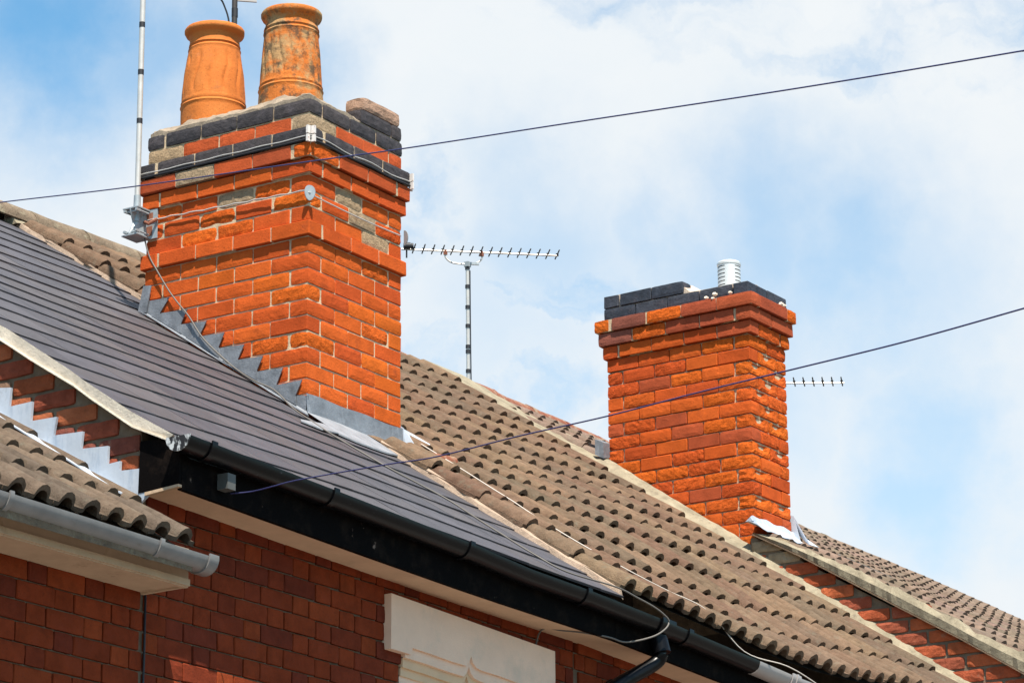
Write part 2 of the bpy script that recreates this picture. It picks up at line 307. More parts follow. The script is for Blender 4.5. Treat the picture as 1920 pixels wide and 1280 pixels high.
# ------------------------------------------------------------------ ground
def structure(name, mb, m):
    me = mb.mesh(name); me.materials.append(m); o = bpy.data.objects.new(name, me); C.objects.link(o); o['kind'] = 'structure'; return o
structure('ground', MB().add([(-900, -900, 0), (900, -900, 0), (900, 900, 0), (-900, 900, 0)], [(0, 1, 2, 3)]), M['asphalt'])
structure('pavement', MB().box((0, -2.3, .06), (60, 2.2, .12)), M['paving'])

# ------------------------------------------------------------------ roof surfaces
PB = .663
def roofB(x, y): return 5.711 + PB * y + .010 * math.sin(x * 2.1 + 1) * math.sin(y * 1.3)
def roofC(x, y):
    t = (x - .46) / 3.94; s = max(0, min(1, (-.3 - y) / .9)); s = s * s * (3 - 2 * s)
    return 5.72 + .066 * t + (.660 + .025 * t) * y - .10 * s * math.exp(-((x - 2.4) / 1.3) ** 2)
def roofD(x, y): return 5.975 + .575 * y - .008 * max(0, x - 5.5) + .01 * math.sin(x * 1.3)
def roofA(x, y): return 5.284 + .632 * y
RIDGE_Y = 2.42
def ridge_z(x): return lerp([(-3, 7.31), (.4, 7.335), (1.5, 7.36), (4.3, 7.405), (5.5, 7.40), (9, 7.345), (13.5, 7.28), (15, 7.26)], x)

# ---- tile mesh: a concrete interlocking tile with two rolls, open at its lower end
def tile_mesh(Wd, Ln, seed, nroll=2, t=.024):
    rnd = random.Random(seed); p = Wd / nroll; prof = []
    for r in range(nroll):
        c = p * (r + .5); hw = .047 * p / .1525
        prof.append((c - p * .5 + .002, 0, 0))
        for q in range(7):
            a = math.pi * q / 6; prof.append((c - hw * math.cos(a), .046 * math.sin(a), 1))
    prof.append((Wd - .002, 0, 0))
    mb = MB(); rows = []
    for y, zb, rf in [(0, t, 1.0), (.04, t * .92, .97), (.17, t * .6, 1.0), (.315, t * .2, .98), (.34, t * .15, .25), (Ln, .001, .12)]:
        rows.append([(x + rnd.uniform(-.0008, .0008), y + (rnd.uniform(-.003, .003) if y == 0 else 0), zb + h * rf + rnd.uniform(-.0008, .0008)) for x, h, _ in prof])
    for a, b in zip(rows, rows[1:]): mb.strip([Vector(q) for q in a], [Vector(q) for q in b])
    lip = []
    for (x, y, z), (px, ph, isr) in zip(rows[0], prof):
        lip.append((x, y + .0, z - (.012 if not isr else .011 - .002 * ph / .046)) if True else None)
    inner = []
    k = 0
    for (x, y, z), (px, ph, isr) in zip(rows[0], prof):
        c = p * (math.floor(min(px, Wd - .003) / p) + .5)
        inner.append((c + (x - c) * (.86 if isr else 1), y, t + (ph * .84 - .015 if isr else -.021)))
    mb.strip([Vector(q) for q in rows[0]], [Vector(q) for q in inner])
    back = [(x, .12, z - .004) for x, y, z in inner]; mb.strip([Vector(q) for q in inner], [Vector(q) for q in back])
    for e in (0, -1): mb.add([rows[0][e], rows[3][e], (rows[3][e][0], rows[3][e][1], rows[3][e][2] - .01), (rows[0][e][0], 0, rows[0][e][2] - .022)], [(0, 1, 2, 3)])
    me = mb.mesh('roof_tile'); me.materials.append(M['tile'])
    for f in me.polygons: f.use_smooth = True
    me.set_sharp_from_angle(angle=math.radians(38)); return me
def surf_matrix(fn, x, y, w, dy):
    a = Vector((x, y, fn(x, y))); ex = (Vector((x + w, y, fn(x + w, y))) - a).normalized(); ey = Vector((x, y + dy, fn(x, y + dy))) - a
    ez = ex.cross(ey).normalized(); ey = ez.cross(ex).normalized(); m = Matrix((ex, ey, ez)).transposed().to_4x4(); m.translation = a; return m
TILECOL = [(.160, .106, .071), (.142, .098, .067), (.180, .118, .076), (.152, .096, .064)]

# ------------------------------------------------------------------ house A (lower, left edge)
hA = thing('terraced_house', 'lowest house at the left edge with grey gutter and peeling cream eaves', 'house', (-4.0, -1.2, 0), 'houses of the terrace')
MA = [tile_mesh(.267, .40, s) for s in range(3)]
rA = MB(); rA.prism([(-6.2, -1.48, roofA(0, -1.48) - .03), (-2.69, -1.48, roofA(0, -1.48) - .03), (-2.69, 2.3, roofA(0, 2.3) - .03), (-6.2, 2.3, roofA(0, 2.3) - .03)], (0, 0, -.06))
rA.prism([(-6.2, 2.32, roofA(0, 2.3) - .03), (-2.69, 2.32, roofA(0, 2.3) - .03), (-2.69, 6.2, 4.2), (-6.2, 6.2, 4.2)], (0, 0, -.06))
roA = part('roof', rA, M['ridge'], hA)
for k in range(6):
    y = -1.482 + .2665 * k
    for i in range(8):
        x = -2.675 - .267 * (i + 1) + (-.02 if k == 0 else 0)
        inst('roof_tile', MA[random.randrange(3)], roA, surf_matrix(roofA, x, y, .267, .3) @ Matrix.Rotation(random.uniform(-.006, .006), 4, 'Z'), jit(random.choice([(.135, .098, .072), (.12, .09, .068), (.15, .108, .077)]), .1))
WALLCOL = [(.235, .041, .013), (.21, .036, .012), (.19, .033, .013), (.25, .046, .014), (.22, .038, .012), (.16, .029, .014)]
def flemish(parent, x0, x1, z0, z1, zref, ph, yf, skip=None, sag=None):
    n0 = math.floor((z0 - zref) / .0775)
    n = n0
    while zref + n * .0775 < z1 - .02:
        zc = zref + (n + .5) * .0775; odd = n % 2; x = ph[odd] - .32 * 40
        while x < x1:
            for ln in (.1075, .2125):
                a, b = max(x, x0), min(x + ln, x1)
                if b - a > .03 and not (skip and skip(a, b, zc)):
                    c = random.choice(WALLCOL); put_brick(parent, (a + b) / 2, yf + .052 + random.uniform(-.0015, .0015), zc + (sag((a + b) / 2) if sag else 0), 'x', b - a - .006, .0715, jit(c, .09), 'wall_brick', 0, tilt=.003)
                x += ln
        n += 1
wA = MB().box((-4.43, -1.14, 3.97), (3.62, .098, 1.26)); wA = part('wall', wA, M['wall_mortar'], hA)
lw = part('lower_wall', MB().box((-4.43, -1.14, 1.67), (3.62, .1, 3.34)).box((-4.43, 6.0, 2.1), (3.62, .1, 4.2)), M['brickwork'], hA)
PH = (-2.494, -2.328)
flemish(wA, -4.3, -2.63, 3.34, 4.24, 4.23, PH, -1.2)
GA = lambda x: 4.338 - .012 * (x + 3.6)
def gutter_mesh(xs, fz, yc, r=.056, th=.004, fy=None):
    mb = MB(); secs = []
    for x in xs:
        z = fz(x); y0 = yc + (fy(x) if fy else 0); pts = []
        for q in range(13): a = math.pi * (1 + q / 12); pts.append((x, y0 + r * math.cos(a), z + r * math.sin(a)))
        for q in range(13): a = math.pi * (2 - q / 12); pts.append((x, y0 + (r - th) * math.cos(a), z + (r - th) * math.sin(a) + .0005))
        secs.append(pts)
    return mb.loft(secs)
def ring(mb, x, w, fz, yc, r, th=.006, a0=-8, a1=188):
    secs = []
    for xx in (x - w / 2, x + w / 2):
        z = fz(xx); pts = []
        for q in range(15): a = math.radians(180 + a0 + (a1 - a0) * q / 14); pts.append((xx, yc + (r + th) * math.cos(a), z + (r + th) * math.sin(a)))
        for q in range(15): a = math.radians(180 + a1 - (a1 - a0) * q / 14); pts.append((xx, yc + r * math.cos(a), z + r * math.sin(a)))
        secs.append(pts)
    return mb.loft(secs)
gA = part('gutter', gutter_mesh([-6, -5, -4.4, -3.8, -3.2, -2.62], GA, -1.456), M['grey_plastic'], hA, smooth=True)
for x in (-3.74, -2.91): part('gutter_bracket', ring(MB(), x, .022, GA, -1.456, .0565), M['grey_plastic'], gA, smooth=True)
ec = ring(MB(), -2.605, .055, GA, -1.456, .0565)
ec.prism([(-2.583, -1.456 + .06 * math.cos(math.pi * (1 + q / 12)), GA(-2.6) + .06 * math.sin(math.pi * (1 + q / 12))) for q in range(13)], (.004, 0, 0))
part('gutter_end_cap', ec, M['grey_plastic'], gA, smooth=True)
fa = MB().box((-4.3, -1.378, 4.30), (3.40, .022, .15)).box((-4.3, -1.392, 4.243), (3.40, .012, .026)); part('fascia', fa, M['cream'], hA)
part('soffit', MB().prism([(-6, -1.388, 4.232), (-2.61, -1.388, 4.232), (-2.63, -1.19, 4.222), (-6, -1.19, 4.238)], (0, 0, .012)), M['cream'], hA)
part('eaves_end_board', MB().prism([(-2.602, -1.388, 4.226), (-2.602, -1.388, 4.375), (-2.61, -1.28, 4.41), (-2.635, -1.201, 4.40), (-2.635, -1.201, 4.214)], (-.014, 0, 0)), M['cream'], hA)

# ------------------------------------------------------------------ house B (slate roof, black eaves)
hB = thing('terraced_house', 'brick house with the smooth grey slate roof, white verge and black eaves', 'house', (-1.1, -1.2, 0), 'houses of the terrace')
rb = MB()
YS = [-1.44 + 3.86 * i / 12 for i in range(13)]; XS = [-2.665 + 3.125 * i / 6 for i in range(7)]
def sheet(mb, fn, xs, ys, dz):
    n = len(xs); mb.add([(x, y, fn(x, y) + dz) for y in ys for x in xs], [(j * n + i, j * n + i + 1, (j + 1) * n + i + 1, (j + 1) * n + i) for j in range(len(ys) - 1) for i in range(n - 1)])
sheet(rb, roofB, XS, YS, -.042)
rb.prism([(-2.66, 2.43, roofB(0, 2.42) - .05), (.46, 2.43, roofB(0, 2.42) - .05), (.46, 6.2, 4.75), (-2.66, 6.2, 4.75)], (0, 0, -.05))
roB = part('roof', rb, M['void'], hB)
SL = []
for s in range(4):
    rnd = random.Random(s + 50); mb = MB().box((0, .21, 0), (.2965, .42, .011)); me = mb.mesh('slate')
    bm = bmesh.new(); bm.from_mesh(me)
    for v in bm.verts:
        if v.co.y < .01: v.co += Vector((0, rnd.uniform(-.002, .002), rnd.uniform(-.001, .001)))
    bm.to_mesh(me); bm.free(); me.materials.append(M['slate']); SL.append(me)
SLC = [(.076, .069, .074), (.069, .064, .072), (.082, .073, .076), (.073, .068, .077)]
for k in range(19):
    y = -1.462 + .1975 * k; x = -2.715 - (.15 if k % 2 else 0); edge = -2.692 + random.uniform(-.004, .004)
    while x < .44:
        a, b = max(x, edge), min(x + .30, .482 + random.uniform(-.003, .003))
        if b - a > .04:
            m = surf_matrix(roofB, a, y, b - a, .3) @ Matrix.Translation(((b - a) / 2, 0, -.010)) @ Matrix.Rotation(-.030 + random.uniform(-.004, .003), 4, 'X') @ Matrix.Rotation(random.uniform(-.003, .003), 4, 'Z')
            inst('slate', random.choice(SL), roB, m @ Matrix.Diagonal(((b - a - .0025) / .2965, 1, 1, 1)), jit(random.choice(SLC), .13))
        x += .30
# front wall
LZ = lambda x: 4.482 - .032 * (x + .4)
def skipB(a, b, z): return (a > -1.06 and b < .25 and z < LZ(0) - .03) and not (z < 4.25 and a < -.95)
FALL = lambda x: -.03 * max(0, x + 1.6) * .7
wB = part('wall', MB().box((-1.1, -1.140, 4.15), (3.1, .098, .90)), M['wall_mortar'], hB)
part('lower_wall', MB().box((-1.1, -1.142, 1.85), (3.1, .1, 3.70)).box((-1.1, 6.0, 2.3), (3.1, .1, 4.6)), M['brickwork'], hB)
flemish(wB, -2.626, .455, 3.70, 4.74, 4.23, PH, -1.2, skipB, FALL)
# left gable wall seen above the lower roof
gw = part('gable_wall', MB().prism([(-2.655, -1.19, 3.5), (-2.655, -1.19, 4.86), (-2.655, 2.40, 7.25), (-2.655, 5.9, 4.9), (-2.655, 5.9, 3.5)], (.10, 0, 0)), M['gable_mortar'], hB)
for n in range(-4, 9):
    zc = 4.848 + .0797 * (n + .5); y = -1.2 + (0 if n % 2 else -.1125)
    while y < .3:
        a, b = max(y, -1.195), y + .225
        if zc > roofA(0, a) - .12 and zc + .075 < roofB(0, (a + b) / 2) and b - a > .04:
            cc = random.choice([(.33, .09, .04), (.27, .07, .04), (.22, .07, .05), (.36, .11, .05), (.25, .15, .10)])
            put_brick(gw, -2.668 + .052 + random.uniform(-.004, .004), (a + b) / 2, zc, 'y', b - a - .014, .067, jit(cc, .15), 'old_brick', 1.0, tilt=.012)
        y += .225
# white mortar verge
up = [(-.2, 5.588), (-.483, 5.396), (-.537, 5.359), (-.655, 5.279), (-.860, 5.142), (-.940, 5.088), (-1.183, 4.925), (-1.387, 4.798)]
lo = [(-.2, 5.515), (-.486, 5.332), (-.56, 5.283), (-.659, 5.216), (-.884, 5.074), (-.97, 5.010), (-1.185, 4.862), (-1.35, 4.788)]
vm = MB(); secs = []
for (a, b), (c, d) in zip([(2.4, 7.31)] + up, [(2.4, 7.24)] + lo):
    j = random.uniform(-.004, .004); secs.append([(-2.707 + j, a, b - .002 + j), (-2.640, a, b - .045), (-2.640, c, d), (-2.702 + j, c, d)])
vm.loft(secs); ve = part('verge_mortar', vm, M['white_mortar'], hB)
part('undercloak', MB().loft([[(-2.710, c, d - .004), (-2.710, c, d + .002), (-2.64, c, d + .002), (-2.64, c, d - .004)] for c, d in [(2.4, 7.24)] + lo]), M['white_mortar'], hB)
# mortar along the joint with the tiled roof
pm = MB(); secs = []
for i in range(41):
    y = -1.435 + 3.84 * i / 40; j = random.uniform(-.006, .006); x0 = .478 + j * 1.6
    if -.06 < y < 1.02: continue
    secs.append((y, [(x0, y, roofB(.45, y) - .012), (x0 + .005, y, roofB(.45, y) + .016 + j), (.494 + j * .5, y, roofC(.5, y) + .016 + j * .6), (.515, y, roofC(.5, y) - .04)]))
part('joint_mortar', MB().loft([q for y, q in secs if y < 0]), M['pink_mortar'], hB); part('joint_mortar', MB().loft([q for y, q in secs if y > 0]), M['pink_mortar'], hB)
# eaves
SOF = [(-2.66, 4.603), (-1.5, 4.574), (-.66, 4.555), (.48, 4.545), (.97, 4.526), (1.56, 4.502), (4.4, 4.45)]
GUT = [(-2.74, 4.776), (-1.8, 4.752), (-.8, 4.722), (-.35, 4.697), (.13, 4.690), (.76, 4.668), (1.63, 4.625), (2.1, 4.600), (4.5, 4.52)]
fs = lambda x: lerp(SOF, x); fg = lambda x: lerp(GUT, x)
def eaves(house, x0, x1, n):
    xs = [x0 + (x1 - x0) * i / n for i in range(n + 1)]
    part('fascia', MB().loft([[(x, -1.402, fs(x) - .012), (x, -1.402, fg(x) + .03), (x, -1.382, fg(x) + .03), (x, -1.382, fs(x) - .012)] for x in xs]), M['black_paint'], house)
    part('soffit', MB().loft([[(x, -1.381, fs(x)), (x, -1.381, fs(x) + .012), (x, -1.19, fs(x) + .012), (x, -1.19, fs(x))] for x in xs]), M['soffit'], house)
eaves(hB, -2.668, .49, 10)
part('eaves_end_board', MB().prism([(-2.67, -1.205, 4.60), (-2.67, -1.402, 4.604), (-2.67, -1.402, 4.79), (-2.67, -1.21, 4.805)], (-.016, 0, 0)), M['black_paint'], hB, label='black eaves end board with flaked bare patch')
part('eaves_end_trim', MB().prism([(-2.69, -1.24, 4.585), (-2.69, -1.404, 4.598), (-2.69, -1.404, 4.608), (-2.69, -1.24, 4.598)], (.02, 0, 0)), M['cream'], hB)
gB = part('gutter', gutter_mesh([-2.735, -2.3, -1.8, -1.3, -.8, -.35, .13, .5, .78], fg, -1.438), M['black_plastic'], hB, smooth=True)
for x in (-2.59, -1.80, -.82, .125): part('gutter_clip', ring(MB(), x, .034, fg, -1.438, .0565), M['black_plastic'], gB, smooth=True)
part('gutter_end_cap', MB().prism([(-2.737, -1.438 + .059 * math.cos(math.pi * (1 + q / 14)), fg(-2.737) + .003 + .059 * math.sin(math.pi * (1 + q / 14))) for q in range(15)], (-.005, 0, 0)), mat('scuffed_white_cap', (.55, .57, .58), .6, blot=[((.01, .01, .012), 30, .46, .52, 1.0, (1, 1, .5))]), gB, label='gutter end cap with scuffed white paint')
# lintel of the window below
lp = [(-1.049, 4.500), (.238, 4.461), (.238, 3.6), (.02, 3.6), (.02, 4.262), (-.07, 4.268), (-.219, 4.276), (-.36, 4.278), (-.405, 4.284), (-.432, 4.302), (-.446, 4.330), (-.462, 4.300), (-.485, 4.280), (-.595, 4.281), (-.757, 4.288), (-.892, 4.292), (-.905, 4.262), (-1.051, 4.264)]
lt = part('window_lintel', MB().prism([(x, -1.236, z) for x, z in lp], (0, .10, 0)), M['white_paint'], hB)
def mould(dz, y0, th, mm, nm):
    cur = [(-.93, 4.292), (-.757, 4.288), (-.595, 4.281), (-.485, 4.280), (-.462, 4.300), (-.446, 4.330), (-.432, 4.302), (-.405, 4.284), (-.36, 4.278), (-.07, 4.268), (.06, 4.264)]
    k = [1, 1, 1, 1, .9, .75, .9, 1, 1, 1, 1]
    mb = MB(); mb.loft([[(x, y0, z - dz * 1), (x, y0, z - (dz - th)), (x, y0 + .06, z - (dz - th)), (x, y0 + .06, z - dz - .006)] for (x, z) in cur]); part(nm, mb, mm, lt)
mould(.045, -1.224, .047, M['white_paint'], 'moulding'); mould(.085, -1.211, .044, M['cream_paint'], 'moulding'); mould(.120, -1.2, .038, M['cream_paint'], 'moulding'); mould(.30, -1.1925, .185, M['white_paint'], 'moulding')
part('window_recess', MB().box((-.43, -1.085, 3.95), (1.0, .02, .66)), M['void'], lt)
part('junction_box', MB().box((-2.43, -1.43, 4.663), (.050, .05, .062)), mat('dull_grey_box', (.09, .09, .085), .6, var=.2), hB)
# stepped lead against the gable
al = [(-.20, 5.30), (-.300, 5.30), (-.300, 5.20), (-.395, 5.20), (-.395, 5.138), (-.471, 5.136), (-.538, 5.127), (-.533, 5.049), (-.653, 5.052), (-.648, 4.972), (-.782, 4.969), (-.768, 4.895), (-.918, 4.889), (-.911, 4.820), (-1.048, 4.811), (-1.047, 4.738), (-1.110, 4.742), (-1.109, 4.703), (-1.239, 4.696), (-1.257, 4.590), (-1.211, 4.558), (-1.157, 4.565), (-.881, 4.735), (-.609, 4.902), (-.478, 4.994), (-.20, 5.165)]
sf = part('step_flashing', MB().prism([(-2.684, y, z) for y, z in al], (.012, 0, 0)), M['white_lead'], hB)
sk = MB(); secs = []
for i in range(13):
    y = -1.20 + 1.05 * i / 12; z = roofA(0, y); j = random.uniform(-.008, .008); secs.append([(-2.674, y, z + .035), (-2.74, y, z + .062), (-2.79 + j, y, z + .058 + j * .5), (-2.79 + j, y, z + .053), (-2.74, y, z + .056), (-2.668, y, z + .028)])
sk.loft(secs); part('flashing_apron', sk, M['white_lead'], sf)

# ------------------------------------------------------------------ house C (brown tiles)
hC = thing('terraced_house', 'brick house with the broad brown tiled roof between the two chimneys', 'house', (2.4, -1.2, 0), 'houses of the terrace')
rc = MB(); sheet(rc, roofC, [.50 + 3.96 * i / 12 for i in range(13)], [-1.40 + 3.84 * i / 14 for i in range(15)], -.012)
rc.prism([(.47, 2.44, 7.27), (4.4, 2.44, 7.30), (4.4, 6.2, 4.75), (.47, 6.2, 4.75)], (0, 0, -.05))
roC = part('roof', rc, M['void'], hC)
MC = [tile_mesh(.300, .41, s + 10) for s in range(4)]
for k in range(14):
    y = -1.425 + .2660 * k
    for i in range(13):
        x = .485 + .2985 * i
        if -.25 < y < 1.02 and x + .30 < .80 + .02: continue
        if x < .45: continue
        m = surf_matrix(roofC, x, y, .2985, .3) @ Matrix.Rotation(random.gauss(0, .008), 4, 'Z') @ Matrix.Translation((0, random.gauss(0, .006), abs(random.gauss(0, .004)))) @ Matrix.Rotation(random.uniform(-.008, .008), 4, 'X') @ Matrix.Rotation(random.gauss(0, .008), 4, 'Y')
        if y > 2.2: m = m @ Matrix.Diagonal((1, .62, 1, 1))
        c = jit(random.choice(TILECOL), .10, .006)
        if i == 0 and random.random() < -1: c = (.26, .10, .055)
        inst('roof_tile', MC[random.randrange(4)], roC, m, c)
def ridge_mesh(seed, ln=.46, r=.115):
    rnd = random.Random(seed); secs = []
    for x in (0, .012, .15, .3, ln - .01, ln):
        e = 1 + (.05 if x < .02 else 0); secs.append([(x, r * e * math.cos(math.pi * q / 12) , r * .92 * e * math.sin(math.pi * q / 12) + rnd.uniform(-.003, .003)) for q in range(13)] + [(x, (r - .015) * math.cos(math.pi * (12 - q) / 12), (r - .018) * math.sin(math.pi * (12 - q) / 12)) for q in range(13)])
    me = MB().loft(secs).mesh('ridge_tile')
    for f in me.polygons: f.use_smooth = True
    me.set_sharp_from_angle(angle=math.radians(40)); return me
RM = [ridge_mesh(s) for s in range(3)]
for me in RM: me.materials.append(M['ridge'])
RM2 = [ridge_mesh(s + 7) for s in range(3)]
for me in RM2: me.materials.append(M['red_tile'])
def ridge_run(parent, x0, x1, meshes, drop=.035, step=.44):
    x = x0
    while x < x1:
        z = ridge_z(x); dz = (ridge_z(x + step) - z) / step
        inst('ridge_tile', random.choice(meshes), parent, Matrix.Translation((x, RIDGE_Y + random.uniform(-.006, .006), z - .062 + random.uniform(-.006, .006))) @ Matrix.Rotation(-math.atan(dz) + random.uniform(-.02, .012), 4, 'Y'))
        x += step
ridge_run(roC, .20, 3.2, RM); ridge_run(roC, 3.28, 4.3, RM2)
bedm = MB(); bedm.loft([[(x, RIDGE_Y - .13, roofC(x, RIDGE_Y - .13) + .02 + .012 * math.sin(x * 37)), (x, RIDGE_Y - .10, ridge_z(x) - .055), (x, RIDGE_Y + .1, ridge_z(x) - .055), (x, RIDGE_Y + .13, ridge_z(x) - .12)] for x in [.45 + 3.9 * i / 60 for i in range(61)]])
part('ridge_bedding', bedm, M['fillet'], roC)
# cement fillet against house D
fl = MB(); secs = []
for i in range(70):
    y = -1.42 + 3.75 * i / 69; j = random.uniform(-.008, .008); z = roofC(4.4, y); zt = z + .115
    if y > 1.04: w = .42; zt = max(z + .06, roofD(4.8, y) + .065)
    else: w = .075 if y > 0 else .03
    secs.append([(4.325 + j, y, z - .02), (4.325 + j, y, z + .030 + j * .6), (4.39 + j * .5, y, z + .062 + j), (4.40 + w, y, zt + j * .7), (4.40 + w, y, z - .03)])
fl.loft(secs); part('cement_fillet', fl, M['fillet'], hC)
eaves(hC, .494, 4.4, 8)
gC = part('gutter', gutter_mesh([.86, 1.2, 1.63, 1.70], fg, -1.438), M['black_plastic'], hC, smooth=True)
part('gutter_outlet', ring(MB(), .82, .12, fg, -1.438, .058, .008).tube([(.82, -1.438, fg(.82) - .06), (.82, -1.438, fg(.82) - .12)], .038, 14), M['black_plastic'], gC, smooth=True)
part('gutter_clip', ring(MB(), 1.03, .04, fg, -1.438, .0565), M['black_plastic'], gC, smooth=True)
part('gutter_length', gutter_mesh([1.705, 2.06], fg, -1.438, .0552).loft([[(x, p[1], p[2]) for p in [(0, -1.438 + .056 * math.cos(math.pi * (1 + q / 12)), fg(x) + .056 * math.sin(math.pi * (1 + q / 12))) for q in range(13)]] for x in (2.0601, 4.3)], closed=False), M['pale_plastic'], gC, smooth=True, label='faded white length of gutter')
part('gutter_union', ring(MB(), 2.07, .085, fg, -1.438, .0568), M['pale_plastic'], gC, smooth=True)
part('gutter_union', ring(MB(), 2.07, .016, fg, -1.438, .063), M['pale_plastic'], gC, smooth=True)
dpz = fg(.82)
dp = MB().tube(spline([(.82, -1.438, dpz - .10), (.82, -1.45, dpz - .15), (.79, -1.42, dpz - .20), (.55, -1.33, 4.32), (.30, -1.255, 4.12), (.20, -1.235, 3.95), (.18, -1.235, .2)], 5), .034, 14)
dpo = part('downpipe', dp, M['black_plastic'], hC, smooth=True)
part('pipe_collar', MB().tube([(.82, -1.438, dpz - .075), (.82, -1.455, dpz - .145)], .043, 16), M['black_plastic'], dpo, smooth=True)
part('pipe_collar', MB().tube([(.60, -1.325, 4.345), (.545, -1.30, 4.305)], .041, 16), M['black_plastic'], dpo, smooth=True)
wC = part('wall', MB().box((2.43, -1.141, 4.10), (3.93, .098, .80)), M['wall_mortar'], hC)
part('lower_wall', MB().box((2.43, -1.143, 1.85), (3.93, .1, 3.70)).box((2.43, 6.0, 2.3), (3.93, .1, 4.6)), M['brickwork'], hC)
flemish(wC, .466, 2.0, 3.9, 4.70, 4.23, PH, -1.2, None, lambda x: FALL(x))

# ------------------------------------------------------------------ house D (right)
hD = thing('terraced_house', 'right hand brick house whose shallow tiled roof and brick gable rise behind the second chimney', 'house', (9, -1.2, 0), 'houses of the terrace')
rd = MB(); sheet(rd, roofD, [4.53 + 9.7 * i / 16 for i in range(17)], [-1.95 + 4.37 * i / 8 for i in range(9)], -.02)
rd.prism([(4.47, 2.44, 7.30), (14.2, 2.44, 7.22), (14.2, 6.2, 4.9), (4.47, 6.2, 4.9)], (0, 0, -.05))
roD = part('roof', rd, M['void'], hD)
MD = [tile_mesh(.305, .41, s + 20) for s in range(3)]
T0 = Vector((-11.9503, -8.8917, 1.6017)); cells = []
for k in range(16):
    for i in range(31): cells.append((4.50 + .305 * i, -1.93 + .2665 * k))
cells.sort(key=lambda c: (Vector((c[0], c[1], roofD(*c))) - T0).length)
rest = MB(); cnt = 0
for x, y in cells:
    if x < 5.0 and -.05 < y < 1.0: continue
    m = surf_matrix(roofD, x, y, .305, .3) @ Matrix.Rotation(random.uniform(-.006, .006), 4, 'Z') @ Matrix.Translation((0, random.uniform(-.006, .006), random.uniform(0, .005)))
    if y > 2.1: m = m @ Matrix.Diagonal((1, .6, 1, 1))
    if x < 5.0 and -.42 < y <= -.05: m = m @ Matrix.Diagonal((1, max(.2, (.02 - y) / .36), 1, 1))
    if cnt < 300: inst('roof_tile', random.choice(MD), roD, m, jit(random.choice([(.19, .135, .10), (.17, .125, .092), (.20, .14, .11)]), .12, .01))
    else:
        me = random.choice(MD); rest.add([m @ v.co for v in me.vertices], [tuple(p.vertices) for p in me.polygons])
    cnt += 1
ro = part('roof_tile', rest, M['tile'], roD, kind='stuff', smooth=True); ro.color = (.18, .13, .098, 1)
ridge_run(roD, 4.35, 7.3, RM2); ridge_run(roD, 7.4, 14, RM, .02, .42)
bd = MB(); bd.loft([[(x, RIDGE_Y - .14, roofD(x, RIDGE_Y - .14) + .02), (x, RIDGE_Y - .09, ridge_z(x) - .05), (x, RIDGE_Y + .1, ridge_z(x) - .05), (x, RIDGE_Y + .14, ridge_z(x) - .12)] for x in [4.6 + 9.4 * i / 60 for i in range(61)]])
part('ridge_bedding', bd, M['lead'], roD)
dv = MB(); under = [(-1.95, 4.80), (-1.682, 4.961), (-1.306, 5.203), (-.984, 5.397), (-.653, 5.600), (-.315, 5.806), (-.009, 5.975)]
top = [(-1.95, 4.93), (-1.689, 5.088), (-1.512, 5.181), (-1.349, 5.279), (-1.185, 5.388), (-1.018, 5.491), (-.905, 5.562), (-.70, 5.676), (-.517, 5.770), (-.43, 5.815), (-.373, 5.840), (-.210, 5.920), (-.005, 6.000)]
secs = []
for i in range(60):
    y = -1.95 + 1.94 * i / 59; j = noise.noise(Vector((y * 9, 0, 0))) * .020 + random.uniform(-.006, .006); jj = random.uniform(-.007, .007)
    secs.append([(4.392 + jj, y, lerp(under, y) + .006), (4.385 + jj, y, (lerp(under, y) + lerp(top, y)) / 2), (4.41 + jj, y, lerp(top, y) - .012 + j), (4.60 + jj, y, roofD(4.6, y) + .050 + j), (4.60, y, roofD(4.6, y) - .02), (4.47, y, lerp(under, y) + .006)])
dv.loft(secs); part('verge_mortar', dv, M['fillet'], hD)
part('undercloak', MB().loft([[(4.386, y, z - .006), (4.386, y, z + .003), (4.48, y, z + .003), (4.48, y, z - .006)] for y, z in under]), M['wall_mortar'], hD)
gd = part('gable_wall', MB().prism([(4.424, -1.95, 3.6), (4.424, -1.95, 4.80), (4.424, -.01, 5.96), (4.424, .02, 5.96), (4.424, .02, 3.6)], (.14, 0, 0)).prism([(4.53, .03, 3.6), (4.53, .03, 5.90), (4.53, 2.4, 7.26), (4.53, 6.1, 4.9), (4.53, 6.1, 3.6)], (.1, 0, 0)), M['gable_mortar'], hD)
part('lower_wall', MB().box((9.4, -1.90, 2.3), (9.7, .1, 4.6)).box((9.4, 6.05, 2.3), (9.7, .1, 4.6)), M['brickwork'], hD)
for n in range(-18, 3):
    zc = 5.94 + .0829 * (n - .5); y = -2.0 + (.1125 if n % 2 else 0)
    while y < .02:
        a, b = y, min(y + .225, .02)
        if zc + .04 > roofC(4.4, a) - .05 and zc < lerp(under, (a + b) / 2) + .012 and b - a > .04:
            lst = [(.42, .10, .04), (.36, .085, .04), (.46, .12, .05), (.33, .09, .05), (.40, .095, .04), (.31, .08, .045), (.38, .09, .04), (.44, .11, .045), (.34, .26, .17)]
            put_brick(gd, 4.415 + .052 + random.uniform(-.004, .003), (a + b) / 2, zc, 'y', b - a - .013, .0705, jit(random.choice(lst), .12), 'old_brick', 1.0, tilt=.01)
        y += .225

